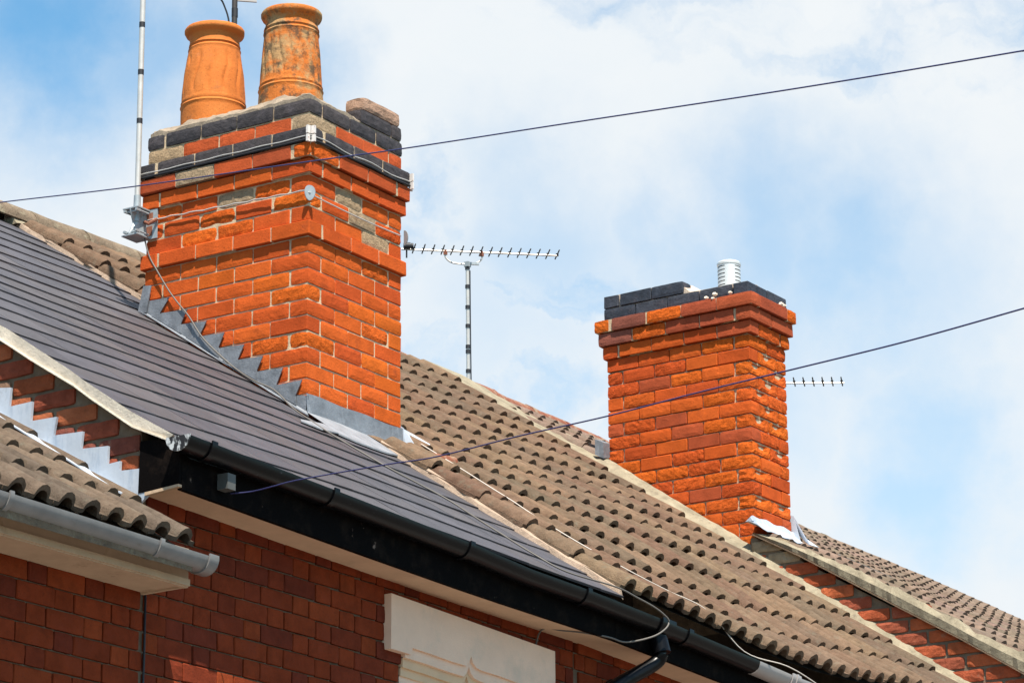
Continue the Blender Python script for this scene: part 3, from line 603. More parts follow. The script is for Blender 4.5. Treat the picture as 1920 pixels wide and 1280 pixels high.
# ------------------------------------------------------------------ chimneys
RED = [(.56, .098, .019), (.53, .088, .019), (.58, .108, .020), (.49, .078, .019)]
ORG = [(.60, .116, .017), (.58, .108, .018), (.61, .126, .018)]
PUR = [(.40, .078, .030), (.42, .082, .030)]
STONE = [(.40, .28, .17), (.36, .26, .165)]
BLUE = [(.052, .045, .048), (.062, .052, .053), (.045, .040, .044)]
def ring_course(par, X0, Y0, WX, WY, z, h, p, typ, n4, choose, ang=0.0, only=None, hz=.073):
    """one course of bricks round a rectangular stack; p = oversail"""
    x0, y0, x1, y1 = X0 - p, Y0 - p, X0 + WX + p, Y0 + WY + p; kx = (WX + 2 * p) / WX; ky = (WY + 2 * p) / WY
    sx, sy = .225 * kx, .225 * ky; d = .104 / 2 + .0; items = []
    def run(side, al, fixed, start, step, n, sgn, both=False):
        for i in range(n):
            c = start + sgn * step * (i + .5); ln = step; ex = 0
            if i == 0 or (both and i == n - 1): ex = .0031; c += (-sgn if i == 0 else sgn) * ex / 2
            items.append((side, al, c if al == 'x' else fixed, fixed if al == 'x' else c, ln + ex))
    if n4:      # 3.5 x 4.5 stack, pinwheel
        if typ == 0: run('L', 'y', x0 + d, y0, sy, 4, 1); run('B', 'x', y1 - d, x0, sx, 3, 1); run('R', 'y', x1 - d, y1, sy, 4, -1); run('F', 'x', y0 + d, x1, sx, 3, -1)
        else: run('F', 'x', y0 + d, x0, sx, 3, 1); run('R', 'y', x1 - d, y0, sy, 4, 1); run('B', 'x', y1 - d, x1, sx, 3, -1); run('L', 'y', x0 + d, y1, sy, 4, -1)
    else:       # 2 x 4.5 stack
        if typ == 0:
            run('L', 'y', x0 + d, y0, sy, 4, 1); run('R', 'y', x1 - d, y0, sy, 4, 1); run('B', 'x', y1 - d, x0, sx, 2, 1, True); items.append(('F', 'x', (x0 + x1) / 2, y0 + d, x1 - x0 - .218))
        else:
            run('F', 'x', y0 + d, x0, sx, 2, 1, True); run('L', 'y', x0 + d, y1, sy, 4, -1); run('R', 'y', x1 - d, y1, sy, 4, -1); items.append(('B', 'x', (x0 + x1) / 2, y1 - d, x1 - x0 - .218))
    for side, al, x, y, ln in items:
        if only and not only(side, x, y): continue
        c = choose(side, x, y)
        if c is None: continue
        col, matn, rough, hole = c; jx, jy = random.uniform(-.0015, .0015), random.uniform(-.0015, .0015)
        X, Y = x + jx, y + jy
        if ang:
            ca, sa = math.cos(ang), math.sin(ang); dx, dy = X - X0, Y - Y0; X, Y = X0 + dx * ca - dy * sa, Y0 + dx * sa + dy * ca
        o = put_brick(par, X, Y, z + h / 2, al, ln - .0062, hz, jit(col, .09), matn, rough, hole=hole, tilt=.004)
        if ang: o.matrix_basis = Matrix.Translation(o.matrix_basis.translation) @ Matrix.Rotation(ang, 4, 'Z') @ Matrix.Translation(-o.matrix_basis.translation) @ o.matrix_basis
h1 = .0797; K0 = 6.53; WX, WY = .7875, 1.0125
c1 = thing('chimney_stack', 'tall orange brick chimney with two terracotta pots on the slate roof', 'chimney', (.39, .5, 5.7), 'brick chimneys of the terrace')
OV = {1: .020, 5: .018, 6: .034, 7: .035, 8: 0, 9: .004}
core = MB().box((.39375, .50625, 6.40), (WX - .009, WY - .009, 1.82))
for k, p in OV.items():
    if p > 0.01: core.box((.39375, .50625, K0 + (k + .5) * h1), (WX + 2 * p - .010, WY + 2 * p - .010, h1 - .008))
part('mortar', core, M['mortar'], c1)
def pick1(k):
    def f(side, x, y):
        r = random.random()
        if k in (7, 9): return (random.choice(BLUE), 'blue_brick', .6 if r < .6 else 0, False)
        if k == 8:
            if (side == 'L' and (y < .2 or .45 < y < .62 or y > .85)) or (side == 'F' and x < .25): return (random.choice(STONE), 'rough_brick', .5, False)
            return ((.48, .09, .03), 'brick', 0, False)
        if k == 6:
            if side == 'L' and .62 < y < .8: return (random.choice(STONE), 'rough_brick', .5, False)
            if side == 'F' and x > .62: return (random.choice(RED), 'rough_brick', 1.2, False)
            if side in 'LF' and y < .2 and x < .2: return (random.choice(ORG), 'rough_brick', 1.5, False)
            return ((.44, .080, .025) if r < .7 else random.choice(PUR), 'brick', -1, False)
        if k == 4 and ((side == 'L' and .25 < y < .55) or (side == 'F' and .3 < x < .5)): return (random.choice(STONE), 'rough_brick', .6, False)
        if k in (2, 3) and side == 'F' and .36 < x < .58: return (random.choice(STONE), 'rough_brick', .4, False)
        if k == 5: return (random.choice(RED), 'brick', -1, False)
        if k in (2, 3, 4) and r < .5: return (random.choice(ORG if r < .4 else RED), 'rough_brick', 1.0, False)
        if k == 1: return (random.choice(RED[:2]), 'brick', -1, False)
        if r < .14: return (random.choice(ORG), 'rough_brick', .8, False)
        if r < .24: return (random.choice(ORG), 'brick', 0, False)
        return (random.choice(RED), 'brick', 0, False)
    return f
for k in range(-12, 10):
    z = K0 + k * h1
    only = lambda s, x, y, z=z: z + h1 > 5.711 + .663 * max(0, y - .12) - .02
    ring_course(c1, 0, 0, WX, WY, z, h1, OV.get(k, 0), 0 if k % 2 else 1, True, pick1(k), 0, only)
for x, y, ln in [(.565, .05, .27), (.745, .05, .085)]: put_brick(c1, x, y, K0 + 10.5 * h1, 'x', ln, .0715, random.choice(BLUE), 'blue_brick', .6)
put_brick(c1, .62, .06, K0 + 11.45 * h1, 'x', .32, .0715, (.38, .24, .17), 'rough_brick', .9, depth=1.1)
put_brick(c1, .44, .40, K0 + 10.6 * h1, 'y', .22, .0715, (.42, .13, .08), 'rough_brick', 1.2)
# flaunching round the pots
POT = [(.27, .815), (.27, .32)]
def flh(x, y):
    e = min(x, WX - x, y, WY - y); b = .012 + .085 * min(1, max(0, e) / .15) ** .85
    for px, py in POT: b = max(b, .115 * math.exp(-max(0, math.hypot(x - px, y - py) - .15) / .07))
    return b + .020 * noise.noise(Vector((x * 11, y * 11, 3))) + .008 * noise.noise(Vector((x * 40, y * 40, 3)))
def mound(n, wx, wy, zb, fn, place):
    mb = MB(); cs = lambda k: .5 - .5 * math.cos(math.pi * k / n)
    mb.add([place(.006 + (wx - .012) * (.5 * cs(i) + .5 * i / n), .006 + (wy - .012) * (.5 * cs(j) + .5 * j / n), zb + max(.006, fn(.006 + (wx - .012) * (.5 * cs(i) + .5 * i / n), .006 + (wy - .012) * (.5 * cs(j) + .5 * j / n)))) for j in range(n + 1) for i in range(n + 1)], [(j * (n + 1) + i, j * (n + 1) + i + 1, (j + 1) * (n + 1) + i + 1, (j + 1) * (n + 1) + i) for j in range(n) for i in range(n)])
    rim = [i for i in range(n)] + [j * (n + 1) + n for j in range(n)] + [n * (n + 1) + n - i for i in range(n)] + [(n - j) * (n + 1) for j in range(n)]
    b0 = len(mb.v); mb.v += [(mb.v[k][0], mb.v[k][1], zb - .02) for k in rim]; m = len(rim)
    mb.f += [(rim[k], rim[(k + 1) % m], b0 + (k + 1) % m, b0 + k) for k in range(m)] + [tuple(range(b0, b0 + m))]
    return mb
fm = mound(34, WX, WY, K0 + 9.95 * h1, flh, lambda x, y, z: (x, y, z))
part('flaunching', fm, M['flaunch'], c1, smooth=True)
mh = MB().loft([[(x, .02, K0 + 9.9 * h1), (x, .03, K0 + 10.2 * h1 + .05 * (x - .3)), (x, .14, K0 + 10.5 * h1 + .09 * (x - .2) + random.uniform(-.01, .01)), (x, .34, K0 + 10.4 * h1), (x, .36, K0 + 9.9 * h1)] for x in [.24 + .5 * i / 12 for i in range(13)]])
part('mortar_heap', mh, M['flaunch'], c1)
def pot(par, x, y, m, swirl, label, z0=7.30, zt=7.955, rb=.166, rn=.128, rr=.154, bar=True):
    H = zt - z0; prof = []
    zs = [z0 + H * i / 60 for i in range(61)]
    def rad(z):
        t = (z - z0) / (zt - z0)
        if bar: r = lerp([(0, rb), (.30, rb + .001), (.45, rb - .003), (.62, rb - .013), (.78, rn + .009), (.83, rn + .001), (1, rn)], t)
        else: r = lerp([(0, rb + .002), (.3, rb - .008), (.6, rb - .020), (.80, rn + .006), (1, rn + .002)], t)
        return r
    ringz = [z0 + H * .335, z0 + H * .36, z0 + H * .815, z0 + H * .845]
    for z in zs:
        r = rad(z)
        for q in ringz: r += .0055 * math.exp(-((z - q) / .0065) ** 2)
        r -= .004 * math.exp(-((z - (ringz[0] + ringz[1]) / 2) / .004) ** 2) + .004 * math.exp(-((z - (ringz[2] + ringz[3]) / 2) / .004) ** 2)
        if z > zt - .075: break
        prof.append((r, z))
    prof += [(rn, zt - .072), (rn + .001, zt - .050), (rn + .007, zt - .042), (rr - .005, zt - .034), (rr, zt - .025), (rr, zt - .010), (rr - .005, zt - .002), (rr - .014, zt), (rn - .012, zt - .004), (rn - .016, zt - .03), (rn - .02, zt - .3), (rn - .02, zt - .45)]
    za, zb = ringz[1] + .02, ringz[2] - .025
    def fn(a, z):
        e = .0022 * noise.noise(Vector((math.cos(a) * 4 + x * 9, math.sin(a) * 4, z * 9)))
        if za < z < zb:
            t = (z - za) / (zb - za); w = min(1, t * 7, (1 - t) * 7)
            ph = swirl[0] * a + swirl[1] * t + swirl[2] * math.sin(t * math.pi * 2)
            s = math.cos(ph); e -= swirl[3] * w * max(0, (s - .6) / .4)
        return e
    o = part('chimney_pot', MB().lathe((x, y, 0), prof, 112, fn), m, par, (x, y, z0), smooth=True, label=label)
    part('pot_throat', MB().lathe((x, y, 0), [(rn - .021, zt - .46), (rn - .021, zt - .40)], 32), M['void'], o)
pot(c1, POT[0][0], POT[0][1], M['pot'], (12, -1.0, .9, .0075), 'barrel shaped terracotta pot with wavy flutes')
pot(c1, POT[1][0], POT[1][1], M['pot_stained'], (16, 3.6, -.5, .0085), 'terracotta pot with slanted flutes and dark lichen stains', z0=7.29, zt=7.932, rb=.170, rn=.132, rr=.155, bar=False)
# lead work of the first chimney
steps = [(.972, 6.448, .847, 6.443, .905, 6.372), (.905, 6.370, .729, 6.360, .767, 6.292), (.767, 6.290, .608, 6.280, .652, 6.211), (.684, 6.206, .493, 6.200, .528, 6.132), (.56, 6.128, .372, 6.120, .410, 6.051), (.45, 6.047, .254, 6.040, .290, 5.974), (.33, 5.970, .135, 5.962, .173, 5.884), (.21, 5.880, .017, 5.882, .055, 5.810)]
gl = part('step_flashing', MB().prism([(-.008, 1.03, 6.44), (-.008, 1.03, roofB(0, 1.03) + .012), (-.008, .0, roofB(0, 0) + .012), (-.008, -.016, 5.80), (-.008, .055, 5.812)] + [(-.008, y, z - .008) for y, z in [(.173, 5.884), (.290, 5.974), (.410, 6.051), (.528, 6.132), (.652, 6.211), (.767, 6.292), (.905, 6.372)]], (.0075, 0, 0)), M['lead'], c1)
for i, (ya, za, yb, zb, yn, zn) in enumerate(steps):
    yl = ya + .02; o = .0035 * (i % 2)
    part('lead_step', MB().prism([(-.012 - o, yl, za), (-.012 - o, yb, zb), (-.012 - o, yn, zn), (-.012 - o, yn - .005, roofB(0, yn) + .012), (-.012 - o, yl + .03, roofB(0, yl + .03) + .012)], (.005, 0, 0)), M['lead'], gl)
part('lead_step', MB().prism([(-.020, 1.008, 6.530), (-.020, .958, 6.524), (-.024, .982, 6.385), (-.026, 1.034, 6.398)], (.006, 0, 0)), M['lead'], gl)
sd = MB(); secs = []
for i in range(14):
    y = 1.03 - 1.05 * i / 13; z = roofB(0, y); secs.append([(-.004, y, z + .020), (-.016, y, z + .008), (-.026 + random.uniform(-.003, .003), y, z + .006), (-.026, y, z + .001), (-.004, y, z - .004)])
part('flashing_apron', sd.loft(secs), M['lead'], gl)
ap = MB(); nA = 16; A1 = [];A2 = [];A3 = []
for i in range(nA + 1):
    x = -.014 + .806 * i / nA; A1.append((x, -.010, 5.812 + .003 * math.sin(x * 17))); A2.append((x, -.016, 5.716 + .004 * math.sin(x * 9))); 
    yy = lerp([(-.02, -.20), (.1, -.235), (.32, -.235), (.55, -.18), (.81, -.10)], x); A3.append((x + .01 * i / nA, yy, roofB(x, yy) + .008))
ap.strip(A1, A2);  ap.strip([(p[0], p[1] + .004, p[2]) for p in A1], A1)
apf = MB().strip(A2, A3); apf.strip(A3, [(p[0], p[1], p[2] - .008) for p in A3]); part('lead_apron', apf, mat('bleached_lead', (.27, .28, .30), .6, .1, var=.25, vscale=9, bump=.3, bscale=20, blot=[((.16, .165, .18), 10, .52, .7, .7)]), c1, smooth=True, label='whitened lead apron lying on the slates')
apo = part('lead_apron', ap, M['lead'], c1, smooth=True)
part('lead_apron', MB().loft([[(-.02, -.205, roofB(0, -.205) + .011), (-.20, -.245, roofB(0, -.245) + .009), (-.335, -.22, roofB(0, -.22) + .007), (-.30, -.19, roofB(0, -.19) + .007), (-.02, -.12, roofB(0, -.12) + .011)], [(-.02, -.205, roofB(0, -.205) + .005), (-.20, -.245, roofB(0, -.245) + .003), (-.335, -.22, roofB(0, -.22) + .001), (-.30, -.19, roofB(0, -.19) + .001), (-.02, -.12, roofB(0, -.12) + .005)]]), bpy.data.materials['bleached_lead'], c1)
rs = MB(); rs.prism([(.793, -.012, 5.814), (.793, -.03, 5.70), (.82, -.10, 5.68), (.96, -.06, roofC(.96, -.06) + .075), (.95, .05, roofC(.95, .05) + .075), (.80, .12, roofC(.8, .12) + .085)], (0, .004, -.006))
rs.prism([(.7895, -.014, 5.816), (.7895, -.02, 5.70), (.7895, .20, 5.86), (.7895, .20, 5.97), (.7895, .07, 5.88)], (.006, 0, 0))
part('lead_gutter', rs, M['white_lead'], c1)
part('clay_slip', MB().loft([[(.70 + .06 * q, -.19 - .02 * q + .03 * math.cos(a), roofC(.75, -.19) + .02 + .035 * math.sin(a)) for a in [math.pi * k / 8 for k in range(9)]] for q in range(4)]), M['red_tile'], c1)

# chimney 2
h2 = .0829; Z2 = 6.417; X2, Y2, A2_ = 4.503, .034, -.0156; WX2, WY2 = .45, 1.0125
c2 = thing('chimney_stack', 'weathered orange brick chimney with a small metal cowl, right of the antenna', 'chimney', (4.73, .5, 5.7), 'brick chimneys of the terrace')
def rot2(x, y, z=0):
    ca, sa = math.cos(A2_), math.sin(A2_); return Vector((X2 + x * ca - y * sa, Y2 + x * sa + y * ca, z))
OV2 = {10: .019, 11: .037, 12: .056, 13: .010, 14: .010}
r2 = Matrix.Rotation(A2_, 3, 'Z')
core2 = MB().box(rot2(.225, .506, 6.50), (WX2 - .027, WY2 - .027, 2.12), r2)
for k, p in OV2.items():
    if p > .015: core2.box(rot2(.225, .506, Z2 + (k + .5) * h2), (WX2 + 2 * p - .016, WY2 + 2 * p - .016, h2 - .008), r2)
part('mortar', core2, M['mortar'], c2)
def pick2(k):
    def f(side, x, y):
        r = random.random()
        if k >= 13:
            if k == 14 and not (side in 'LR' and y > .52 or side == 'B'): return None
            return (random.choice([(.035, .042, .058), (.045, .05, .065)]), 'blue_brick', .4 if r < .3 else 0, False)
        if k in (11, 12): return (random.choice([(.36, .075, .035), (.40, .085, .035), (.25, .08, .055)]) if r < .75 else random.choice(ORG), 'brick' if r < .6 else 'rough_brick', 0 if r < .6 else .8, False)
        if side == 'F' and k < 9 and r < .75: return (random.choice(ORG + RED), 'rough_brick', 1.2, r < .55)
        if r < .48: return (random.choice(RED + ORG[:1]), 'rough_brick', .9, False)
        if r < .58: return (random.choice(PUR), 'brick', 0, False)
        return (random.choice(RED), 'brick', 0, False)
    return f
for k in range(-9, 15):
    z = Z2 + k * h2
    only = lambda s, x, y, z=z: z + h2 > 5.75 + .66 * max(0, y - .1) - .06 - (0 if s != 'R' else -.1)
    ring_course(c2, X2, Y2, WX2, WY2, z, h2, OV2.get(k, 0), 0 if k % 2 == 0 else 1, False, pick2(k), A2_, only, .0765)
f2 = MB(); n = 26
def fh2(x, y):
    e = min(x, WX2 - x, y, WY2 - y); b = .03 * min(1, max(0, e) / .15)
    if y > .40: b += h2 * min(1, (y - .40) / .09)
    return b + .014 * noise.noise(Vector((x * 12, y * 12, 9)))
f2 = mound(26, WX2, WY2, Z2 + 13.96 * h2, fh2, lambda x, y, z: rot2(x, y, z))
part('flaunching', f2, mat('pale_flaunching', (.60, .48, .38), .95, var=.15, vscale=12, bump=.6, bscale=50, spec=.1), c2, smooth=True)
for y, x, s, dz in [(.265, -.045, 0.0136, 0), (.205, -.045, 0.0161, .012), (.215, -.052, .011, -.014), (.10, -.04, 0.0124, .005), (-.045, .33, .016, 0), (-.045, .37, .012, 0)]:
    p = rot2(x, y, Z2 + 13 * h2 + .01 + dz); mb = MB(); mb.lathe(p, [(s * .5, -s * .7), (s, -s * .2), (s * .9, s * .4), (s * .3, s * .8)], 9, lambda a, z: .003 * math.sin(a * 3 + z * 90)); part('mortar_lump', mb, M['white_mortar'], c2)
# louvred cowl
cx, cy = rot2(.20, .24)[:2]; cz = Z2 + 14 * h2 + .0; cw = MB(); rr = .0705; nA = 48; zlist = [cz + i * .006 for i in range(35)]
vs_ = [(cx + rr * math.cos(2 * math.pi * a / nA), cy + rr * math.sin(2 * math.pi * a / nA), z) for z in zlist for a in range(nA)]
fs_ = []
for i in range(len(zlist) - 1):
    for a in range(nA):
        slot = (i % 4 == 1 or False) and 6 < i < 31 and (a % 16) in (0, 1, 2, 3, 4, 5, 6, 7, 8)
        if not slot: fs_.append((i * nA + a, i * nA + (a + 1) % nA, (i + 1) * nA + (a + 1) % nA, (i + 1) * nA + a))
cw.add(vs_, fs_); cw.lathe((cx, cy, 0), [(rr + .003, zlist[-1] - .012), (rr + .004, zlist[-1]), (rr - .004, zlist[-1] + .010), (.03, zlist[-1] + .014)], 48)
cwo = part('cowl', cw, M['cowl'], c2, smooth=True)
part('cowl_liner', MB().lathe((cx, cy, 0), [(rr - .012, cz), (rr - .012, zlist[-1] - .005)], 32), M['void'], cwo)
# lead at the foot of chimney 2
ld = MB(); secs = []
for i in range(15):
    x = 4.365 + .60 * i / 14; w = .012 * math.sin(i * 1.7); t = max(0, (4.47 - x) / .105); f0 = -.075 + .02 * math.sin(i * .5) + .05 * t
    secs.append([(x, .018 - .03 * t, 6.105 - .03 * t + .006 * math.sin(i * 1.3)), (x, .004 - .03 * t, 6.07 - .02 * t), (x, f0 * .5, roofD(x, f0 * .5) + .078 + .01 * t), (x, f0, roofD(x, f0) + .074 + w * .4 + .015 * t), (x, f0, roofD(x, f0) + .069 + w * .4 + .015 * t), (x, .0, 6.05), (x, .022, 6.05)])
ld.loft(secs); part('lead_apron', ld, M['white_lead'], c2)
part('lead_soaker', MB().prism([(4.957, .012, 6.20), (4.985, .0, 6.10), (5.06, -.10, 6.01), (4.965, -.09, 6.01)], (0, .01, 0)).prism([(4.957, .012, 6.20), (4.957, .25, 6.30), (4.957, .25, 6.15), (4.957, -.03, 6.03)], (.006, 0, 0)), M['white_lead'], c2)
part('lead_soaker', MB().prism([(4.43, 1.03, 6.60), (4.505, 1.03, 6.62), (4.505, 1.03, 6.71), (4.43, 1.03, 6.70)], (0, .06, .03)), M['lead'], c2)

# ------------------------------------------------------------------ aerials
am = thing('aerial_mast', 'tall pale aerial pole clamped to the back left corner of the large chimney', 'aerial', (-.057, 1.03, 6.83))
P0, P1 = Vector((-.058, 1.03, 6.80)), Vector((-.054, 1.03, 8.9))
part('pole', MB().tube([P0, P1], .0145, 14), M['alu'], am, smooth=True)
for z in (7.665, 7.40, 7.925, 8.4): part('tape_band', MB().tube([(-.0565, 1.03, z - .014), (-.0565, 1.03, z + .014)], .0155, 14), M['rubber'], am, smooth=True)
part('pole_foot', MB().tube([(-.058, 1.03, 6.86), (-.058, 1.03, 6.93), (-.058, 1.03, 7.0)], [.021, .019, .0175], 14), M['steel'], am, smooth=True)
bk = MB(); bk.box((-.010, .985, 6.85), (.006, .10, .155)).box((-.055, 1.03, 6.922), (.11, .10, .006)).box((-.055, 1.03, 6.778), (.12, .10, .006))
bk.prism([(-.012, 1.0, 6.92), (-.115, 1.03, 6.92), (-.085, 1.03, 6.85), (-.115, 1.03, 6.785), (-.012, 1.0, 6.785)], (0, .005, 0)); part('bracket', bk, M['steel'], am)
part('bracket_plate', MB().box((-.0135, .985, 6.885), (.004, .045, .05)).box((-.0135, .985, 6.815), (.004, .04, .05)), M['rust'], am)
for z in (6.905, 6.795):
    part('u_bolt', MB().tube([(-.02, .985, z), (-.10, .985, z), (-.10, 1.065, z), (-.02, 1.065, z)], .005, 6).box((-.105, .985, z), (.03, .012, .012)).box((-.105, 1.06, z), (.03, .012, .012)), M['steel'], am)
part('tensioner', MB().tube([(-.03, 1.0, 6.862), (-.05, .96, 6.84), (-.02, .93, 6.868)], .009, 8), M['rust'], am)
zw = lambda y: 6.866 - .03 * max(0, (.6 - y)) + .004 * math.sin(y * 30)
part('lashing_wire', MB().tube([(-.018, 1.0 - i * .04, 6.872 - .0014 * i + .003 * math.sin(i * 1.9)) for i in range(26)] + [(-.018, -.016, 6.822)], .0034, 6), M['alu'], am)
part('lashing_wire', MB().tube([(-.016, -.02, 6.822)] + [(.03 + .73 * i / 12, -.017, 6.815 - .006 * math.sin(math.pi * i / 12)) for i in range(13)], .0034, 6), M['alu'], am)
def corner_plate(mb, x, y, z, rot):
    m = Matrix.Translation((x, y, z)) @ Matrix.Rotation(rot, 4, 'Z')
    for sgn in (-1, 1):
        pts = [(sgn * .032 * math.cos(a) if math.cos(a) > 0 else 0, 0, .040 * math.sin(a)) for a in [-math.pi / 2 + math.pi * i / 10 for i in range(11)]]
        q = Matrix.Rotation(sgn * -.55, 4, 'Z'); mb.prism([m @ q @ Vector(p) for p in pts], (m.to_3x3() @ q.to_3x3() @ Vector((0, -.004, 0))))
cp = MB(); corner_plate(cp, -.010, -.012, 6.822, math.radians(-45)); part('corner_plate', cp, M['steel'], am)
cp = MB(); corner_plate(cp, WX + .008, -.010, 6.815, math.radians(45)); part('corner_plate', cp, M['steel'], am)
bx = thing('aerial_mast', 'dark aerial pole with a white fitting standing behind the barrel shaped pot', 'aerial', (.772, 1.08, 6.9))
part('pole', MB().tube([(.772, 1.08, 6.95), (.768, 1.08, 8.9)], .0155, 14), mat('tarnished_pole', (.06, .05, .045), .5, .3, var=.4, vscale=30), bx, smooth=True)
part('tape_band', MB().tube([(.771, 1.08, 8.262), (.7705, 1.08, 8.312)], .0175, 14), M['rubber'], bx, smooth=True)
part('coax', MB().tube(spline([(.75, 1.10, 8.0), (.75, 1.10, 8.22), (.725, 1.12, 8.33), (.70, 1.13, 8.37), (.72, 1.12, 8.42)], 5), .005, 8), M['rubber'], bx)
part('white_reflector', MB().box((.825, 1.05, 8.375), (.12, .012, .022), Matrix.Rotation(-.8, 3, 'Z')), M['pale_plastic'], bx)
part('wall_bracket', MB().box((.772, 1.055, 7.16), (.09, .10, .03)).box((.772, 1.055, 6.96), (.09, .10, .03)), M['steel'], bx)
zc = K0 + 7.42 * h1
part('lashing_wire', MB().tube([(-.040, 1.05 - i * .05, zc - .006 - .0003 * i + .002 * math.sin(i * 1.3)) for i in range(22)] + [(-.042, -.04, zc - .012)], .0032, 6), M['alu'], bx)
part('lashing_wire', MB().tube([(-.04, -.042, zc - .012)] + [(.82 * i / 14, -.040, zc - .012 + .006 * math.sin(i)) for i in range(15)], .0032, 6), M['alu'], bx)
part('wire_shadow_line', MB().tube([(-.036, 1.05 - i * .05, zc - .024 - .0002 * i) for i in range(22)] + [(-.038, -.038, zc - .030)] + [(.82 * i / 14, -.038, zc - .030 + .003 * math.sin(i)) for i in range(15)], .006, 6), M['rubber'], bx)  # black tube modelled as the shadow line below the lashing wire
def clip(x, y, rot):
    mb = MB(); m = Matrix.Translation((x, y, zc - .006)) @ Matrix.Rotation(rot, 4, 'Z')
    for s in (-1, 1):
        for zz, hh in ((.022, .040), (-.022, .036)):
            mb.box(m @ Vector((s * .013, -.004, zz)), (.021, .012, hh), (m @ Matrix.Rotation(s * -.7, 4, 'Z')).to_3x3())
    part('wire_clip', mb, M['clip'], bx)
clip(-.036, -.036, math.radians(-45)); clip(WX + .034, -.034, math.radians(45)); clip(-.032, WY + .034, math.radians(-135))
# television antenna over the tiled roof
ta = thing('tv_antenna', 'long comb like television antenna on a banded pole above the ridge, between the chimneys', 'antenna', (5.44, 2.66, 7.3), 'television antennas')
bd_ = Vector((.71, -.79, 0)).normalized(); pd_ = Vector((.79, .71, 0)).normalized(); bc = Vector((5.4581, 2.5979, 8.4971))
mtop = Vector((5.395, 2.668, 8.395))
part('mast', MB().tube([(5.452, 2.70, 6.9), mtop], .0125, 12), M['alu'], ta, smooth=True)
for f in (.985, .83, .66, .505, .335, .295, .135):
    z = 7.55 + (8.395 - 7.55) * f; x = 5.452 + (5.395 - 5.452) * (z - 6.9) / 1.495; part('tape_band', MB().tube([(x, 2.70 - .032 * (z - 6.9) / 1.495, z - .012), (x, 2.70 - .032 * (z - 6.9) / 1.495, z + .012)], .0165, 12), M['rubber'], ta, smooth=True)
part('coax', MB().tube(spline([mtop + Vector((.012, -.012, -.03)), (5.43, 2.67, 8.1), (5.45, 2.68, 7.7), (5.47, 2.69, 7.4)], 6), .0042, 6), M['rubber'], ta)
part('boom', MB().tube([bc - bd_ * .545, bc + bd_ * .53], .0065, 8), M['alu'], ta, smooth=True)
for i in range(16):
    p = bc + bd_ * (-.46 + .985 * i / 15); part('element', MB().tube([p - pd_ * .085 + Vector((0, 0, .012)), p + pd_ * .085 + Vector((0, 0, .004))], .0048, 6), M['rubber'], ta)
    if i % 1 == 0: part('element_clip', MB().box(p + Vector((0, 0, .006)), (.014, .014, .018)), M['rubber'], ta)
dpl = MB(); q0 = bc - bd_ * .51; dpl.tube([q0 - bd_ * .02 + Vector((0, 0, .024)), q0 + bd_ * .025 + Vector((0, 0, .024))], .026, 14); dpl.tube([q0 + bd_ * .03 + Vector((0, 0, .024)), q0 + bd_ * .045 + Vector((0, 0, .024))], .022, 12)
dpl.box(q0 + Vector((0, 0, -.03)), (.008, .008, .06)); part('dipole', dpl, M['rubber'], ta, smooth=True)
ca_, cb_ = bc - bd_ * .245, bc + bd_ * .005; low = Vector((0, 0, -.085))
part('cradle', MB().tube(spline([ca_, ca_ + low * .5 , ca_ + low * .9 + bd_ * .035, ca_ + low * 1.02 + bd_ * .09, cb_ + low * 1.02 - bd_ * .09, cb_ + low * .9 - bd_ * .035, cb_ + low * .5, cb_], 5), .006, 8), M['alu'], ta, smooth=True)
for p in (ca_, cb_): part('clamp', MB().box(p + Vector((0, 0, -.010)), (.02, .02, .034)), M['rust'], ta)
part('clamp', MB().box(mtop + Vector((0, 0, .012)), (.035, .035, .035)).box(mtop + bd_ * .03 + Vector((0, 0, .02)), (.10, .012, .018), Matrix.Rotation(-.84, 3, 'Z')), M['steel'], ta)
tb = thing('tv_antenna', 'short comb like television antenna poking out behind the second chimney', 'antenna', (6.25, .95, 6.5), 'television antennas')
b2 = Vector((.5378, -.8431, 0)); p2 = Vector((.8431, .5378, 0)); bc2 = Vector((6.4697, .6271, 7.4931))
part('mast', MB().tube([(6.26, .955, 6.3), (6.26, .955, 7.49)], .0125, 10), M['alu'], tb, smooth=True)
part('boom', MB().tube([bc2 - b2 * .62, bc2 + b2 * .205], .0055, 8), M['alu'], tb, smooth=True)
for i in range(-4, 7):
    p = bc2 + b2 * (-.19 + .378 * i / 6); part('element', MB().tube([p - p2 * .085 - b2 * .012 + Vector((0, 0, .014)), p + p2 * .07 + b2 * .012 + Vector((0, 0, 0))], .0046, 6), M['rubber'], tb); part('element_clip', MB().box(p + Vector((0, 0, .008)), (.013, .013, .02)), M['rubber'], tb)

# ------------------------------------------------------------------ cables
def cable(name, label, path, r, m, n=8, cat='cable', group=None):
    mb = MB().tube(path, r, n); me = mb.mesh(name, path[0]); me.materials.append(m)
    for f in me.polygons: f.use_smooth = True
    o = bpy.data.objects.new(name, me); C.objects.link(o); o.location = path[0]; o['label'] = label; o['category'] = cat
    if group: o['group'] = group
    return o
def sagline(pts): return spline(pts, 8)
cable('overhead_cable', 'upper dark blue overhead cable crossing in front of the pots chimney', sagline([(-1.0, 3.0, 6.87), (-1.687, .853, 6.415), (-1.826, .340, 6.321), (-2.109, -.658, 6.114), (-2.442, -1.819, 5.889), (-2.593, -2.354, 5.784), (-2.852, -3.246, 5.617), (-3.164, -4.342, 5.413), (-3.429, -5.245, 5.252), (-3.51, -5.519, 5.206), (-4.4, -8.6, 4.7)]), .0028, M['black_cable'], group='overhead service cables')
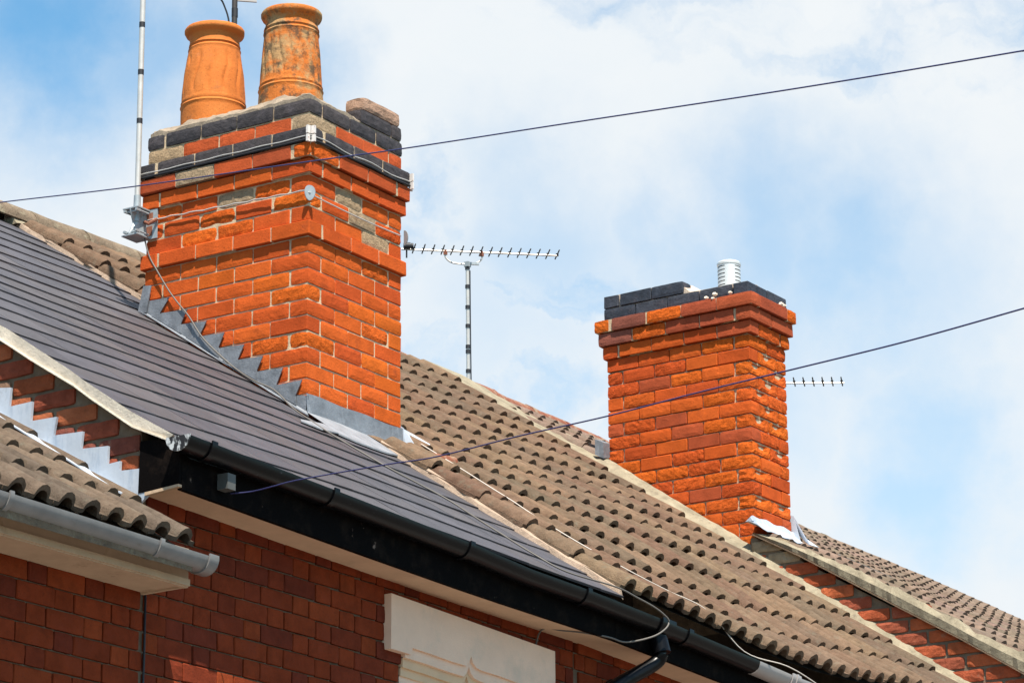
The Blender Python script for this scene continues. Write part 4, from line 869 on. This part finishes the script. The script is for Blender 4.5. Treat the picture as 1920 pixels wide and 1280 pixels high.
cable('overhead_cable', 'lower overhead cable rising right from the black fascia past the second chimney', sagline([(-2.36, -1.405, 4.645), (-2.08, -1.32, 4.725), (-2.194, -1.560, 4.696), (-2.294, -1.780, 4.671), (-2.440, -2.105, 4.627), (-2.582, -2.420, 4.581), (-2.850, -3.010, 4.511), (-3.093, -3.545, 4.446), (-3.297, -3.989, 4.404), (-3.500, -4.435, 4.358), (-3.740, -4.959, 4.304), (-3.955, -5.426, 4.267), (-4.082, -5.702, 4.246), (-5.0, -8.0, 4.1)][2:]) if False else sagline([(-2.38, -1.41, 4.632), (-2.36, -1.50, 4.632), (-2.39, -1.62, 4.628), (-2.40, -1.72, 4.632), (-2.44, -1.93, 4.621), (-2.546, -2.28, 4.586), (-2.650, -2.56, 4.550), (-2.870, -3.05, 4.502), (-3.093, -3.545, 4.446), (-3.297, -3.989, 4.404), (-3.500, -4.435, 4.358), (-3.740, -4.959, 4.304), (-3.955, -5.426, 4.267), (-4.082, -5.702, 4.246), (-5.0, -8.0, 4.1)]), .0027, M['black_cable'], group='overhead service cables')
rb_ = lambda x, y: (x, y, roofB(x, y) + .009)
cable('coax_cable', 'grey coax hanging from the aerial bracket and lying down the slates to the gutter', spline([(-.03, 1.0, 6.775), (-.022, .972, 6.678), (-.022, .922, 6.596), (-.022, .851, 6.488), (-.023, .788, 6.407), (-.024, .711, 6.319), (-.025, .632, 6.207), (-.026, .547, 6.119), (-.028, .413, 6.001), (-.045, .281, 5.912), (-.085, .13, 5.832), rb_(-.13, -.02), rb_(-.17, -.16), rb_(-.195, -.30), rb_(-.17, -.44), rb_(-.13, -.58), rb_(-.03, -.70), rb_(.03, -.81), rb_(.0, -.96), rb_(-.02, -1.12), rb_(-.03, -1.30), rb_(.05, -1.42), (.30, -1.52, 4.735), (.50, -1.52, 4.718), (.640, -1.523, 4.700), (.716, -1.53, 4.677), (.754, -1.535, 4.650), (.723, -1.53, 4.608), (.649, -1.50, 4.563), (.537, -1.43, 4.530), (.40, -1.41, 4.535), (.22, -1.30, 4.545), (.13, -1.215, 4.52), (.12, -1.208, 4.2), (.12, -1.208, 3.6)], 6), .0042, M['grey_cable'])
rc_ = lambda x, y: (x, y, roofC(x, y) + .068)
wp = [(.82, -.10), (.80, -.38), (.79, -.52), (.80, -.66), (.78, -.80), (.82, -1.0), (.92, -1.14), (1.02, -1.24), (1.16, -1.30), (1.40, -1.38)]
cable('roof_cable', 'thin white cable trailing down the brown tiles to the gutter', spline([rc_(*p) for p in wp] + [(1.62, -1.45, 4.66), (1.9, -1.53, 4.625), (2.15, -1.55, 4.58), (2.4, -1.53, 4.54)], 6), .0030, M['white_cable'])
rd_ = lambda x, y: (x, y, roofD(x, y) + .066)
cable('roof_cable', 'dark wire lying along the right hand shallow roof', spline([rd_(5.9, .20), rd_(6.2, .16), rd_(6.5, .12), rd_(7.0, .05), rd_(7.4, .0), rd_(7.9, -.08), rd_(8.4, -.15)], 6), .006, M['grey_cable'])
cable('wall_cable', 'thin black cable running down the brickwork under the grey gutter', [Vector((-2.628, -1.206, 4.215)), Vector((-2.627, -1.206, 4.0)), Vector((-2.632, -1.206, 3.7)), Vector((-2.63, -1.206, 3.0))], .0045, M['rubber'])
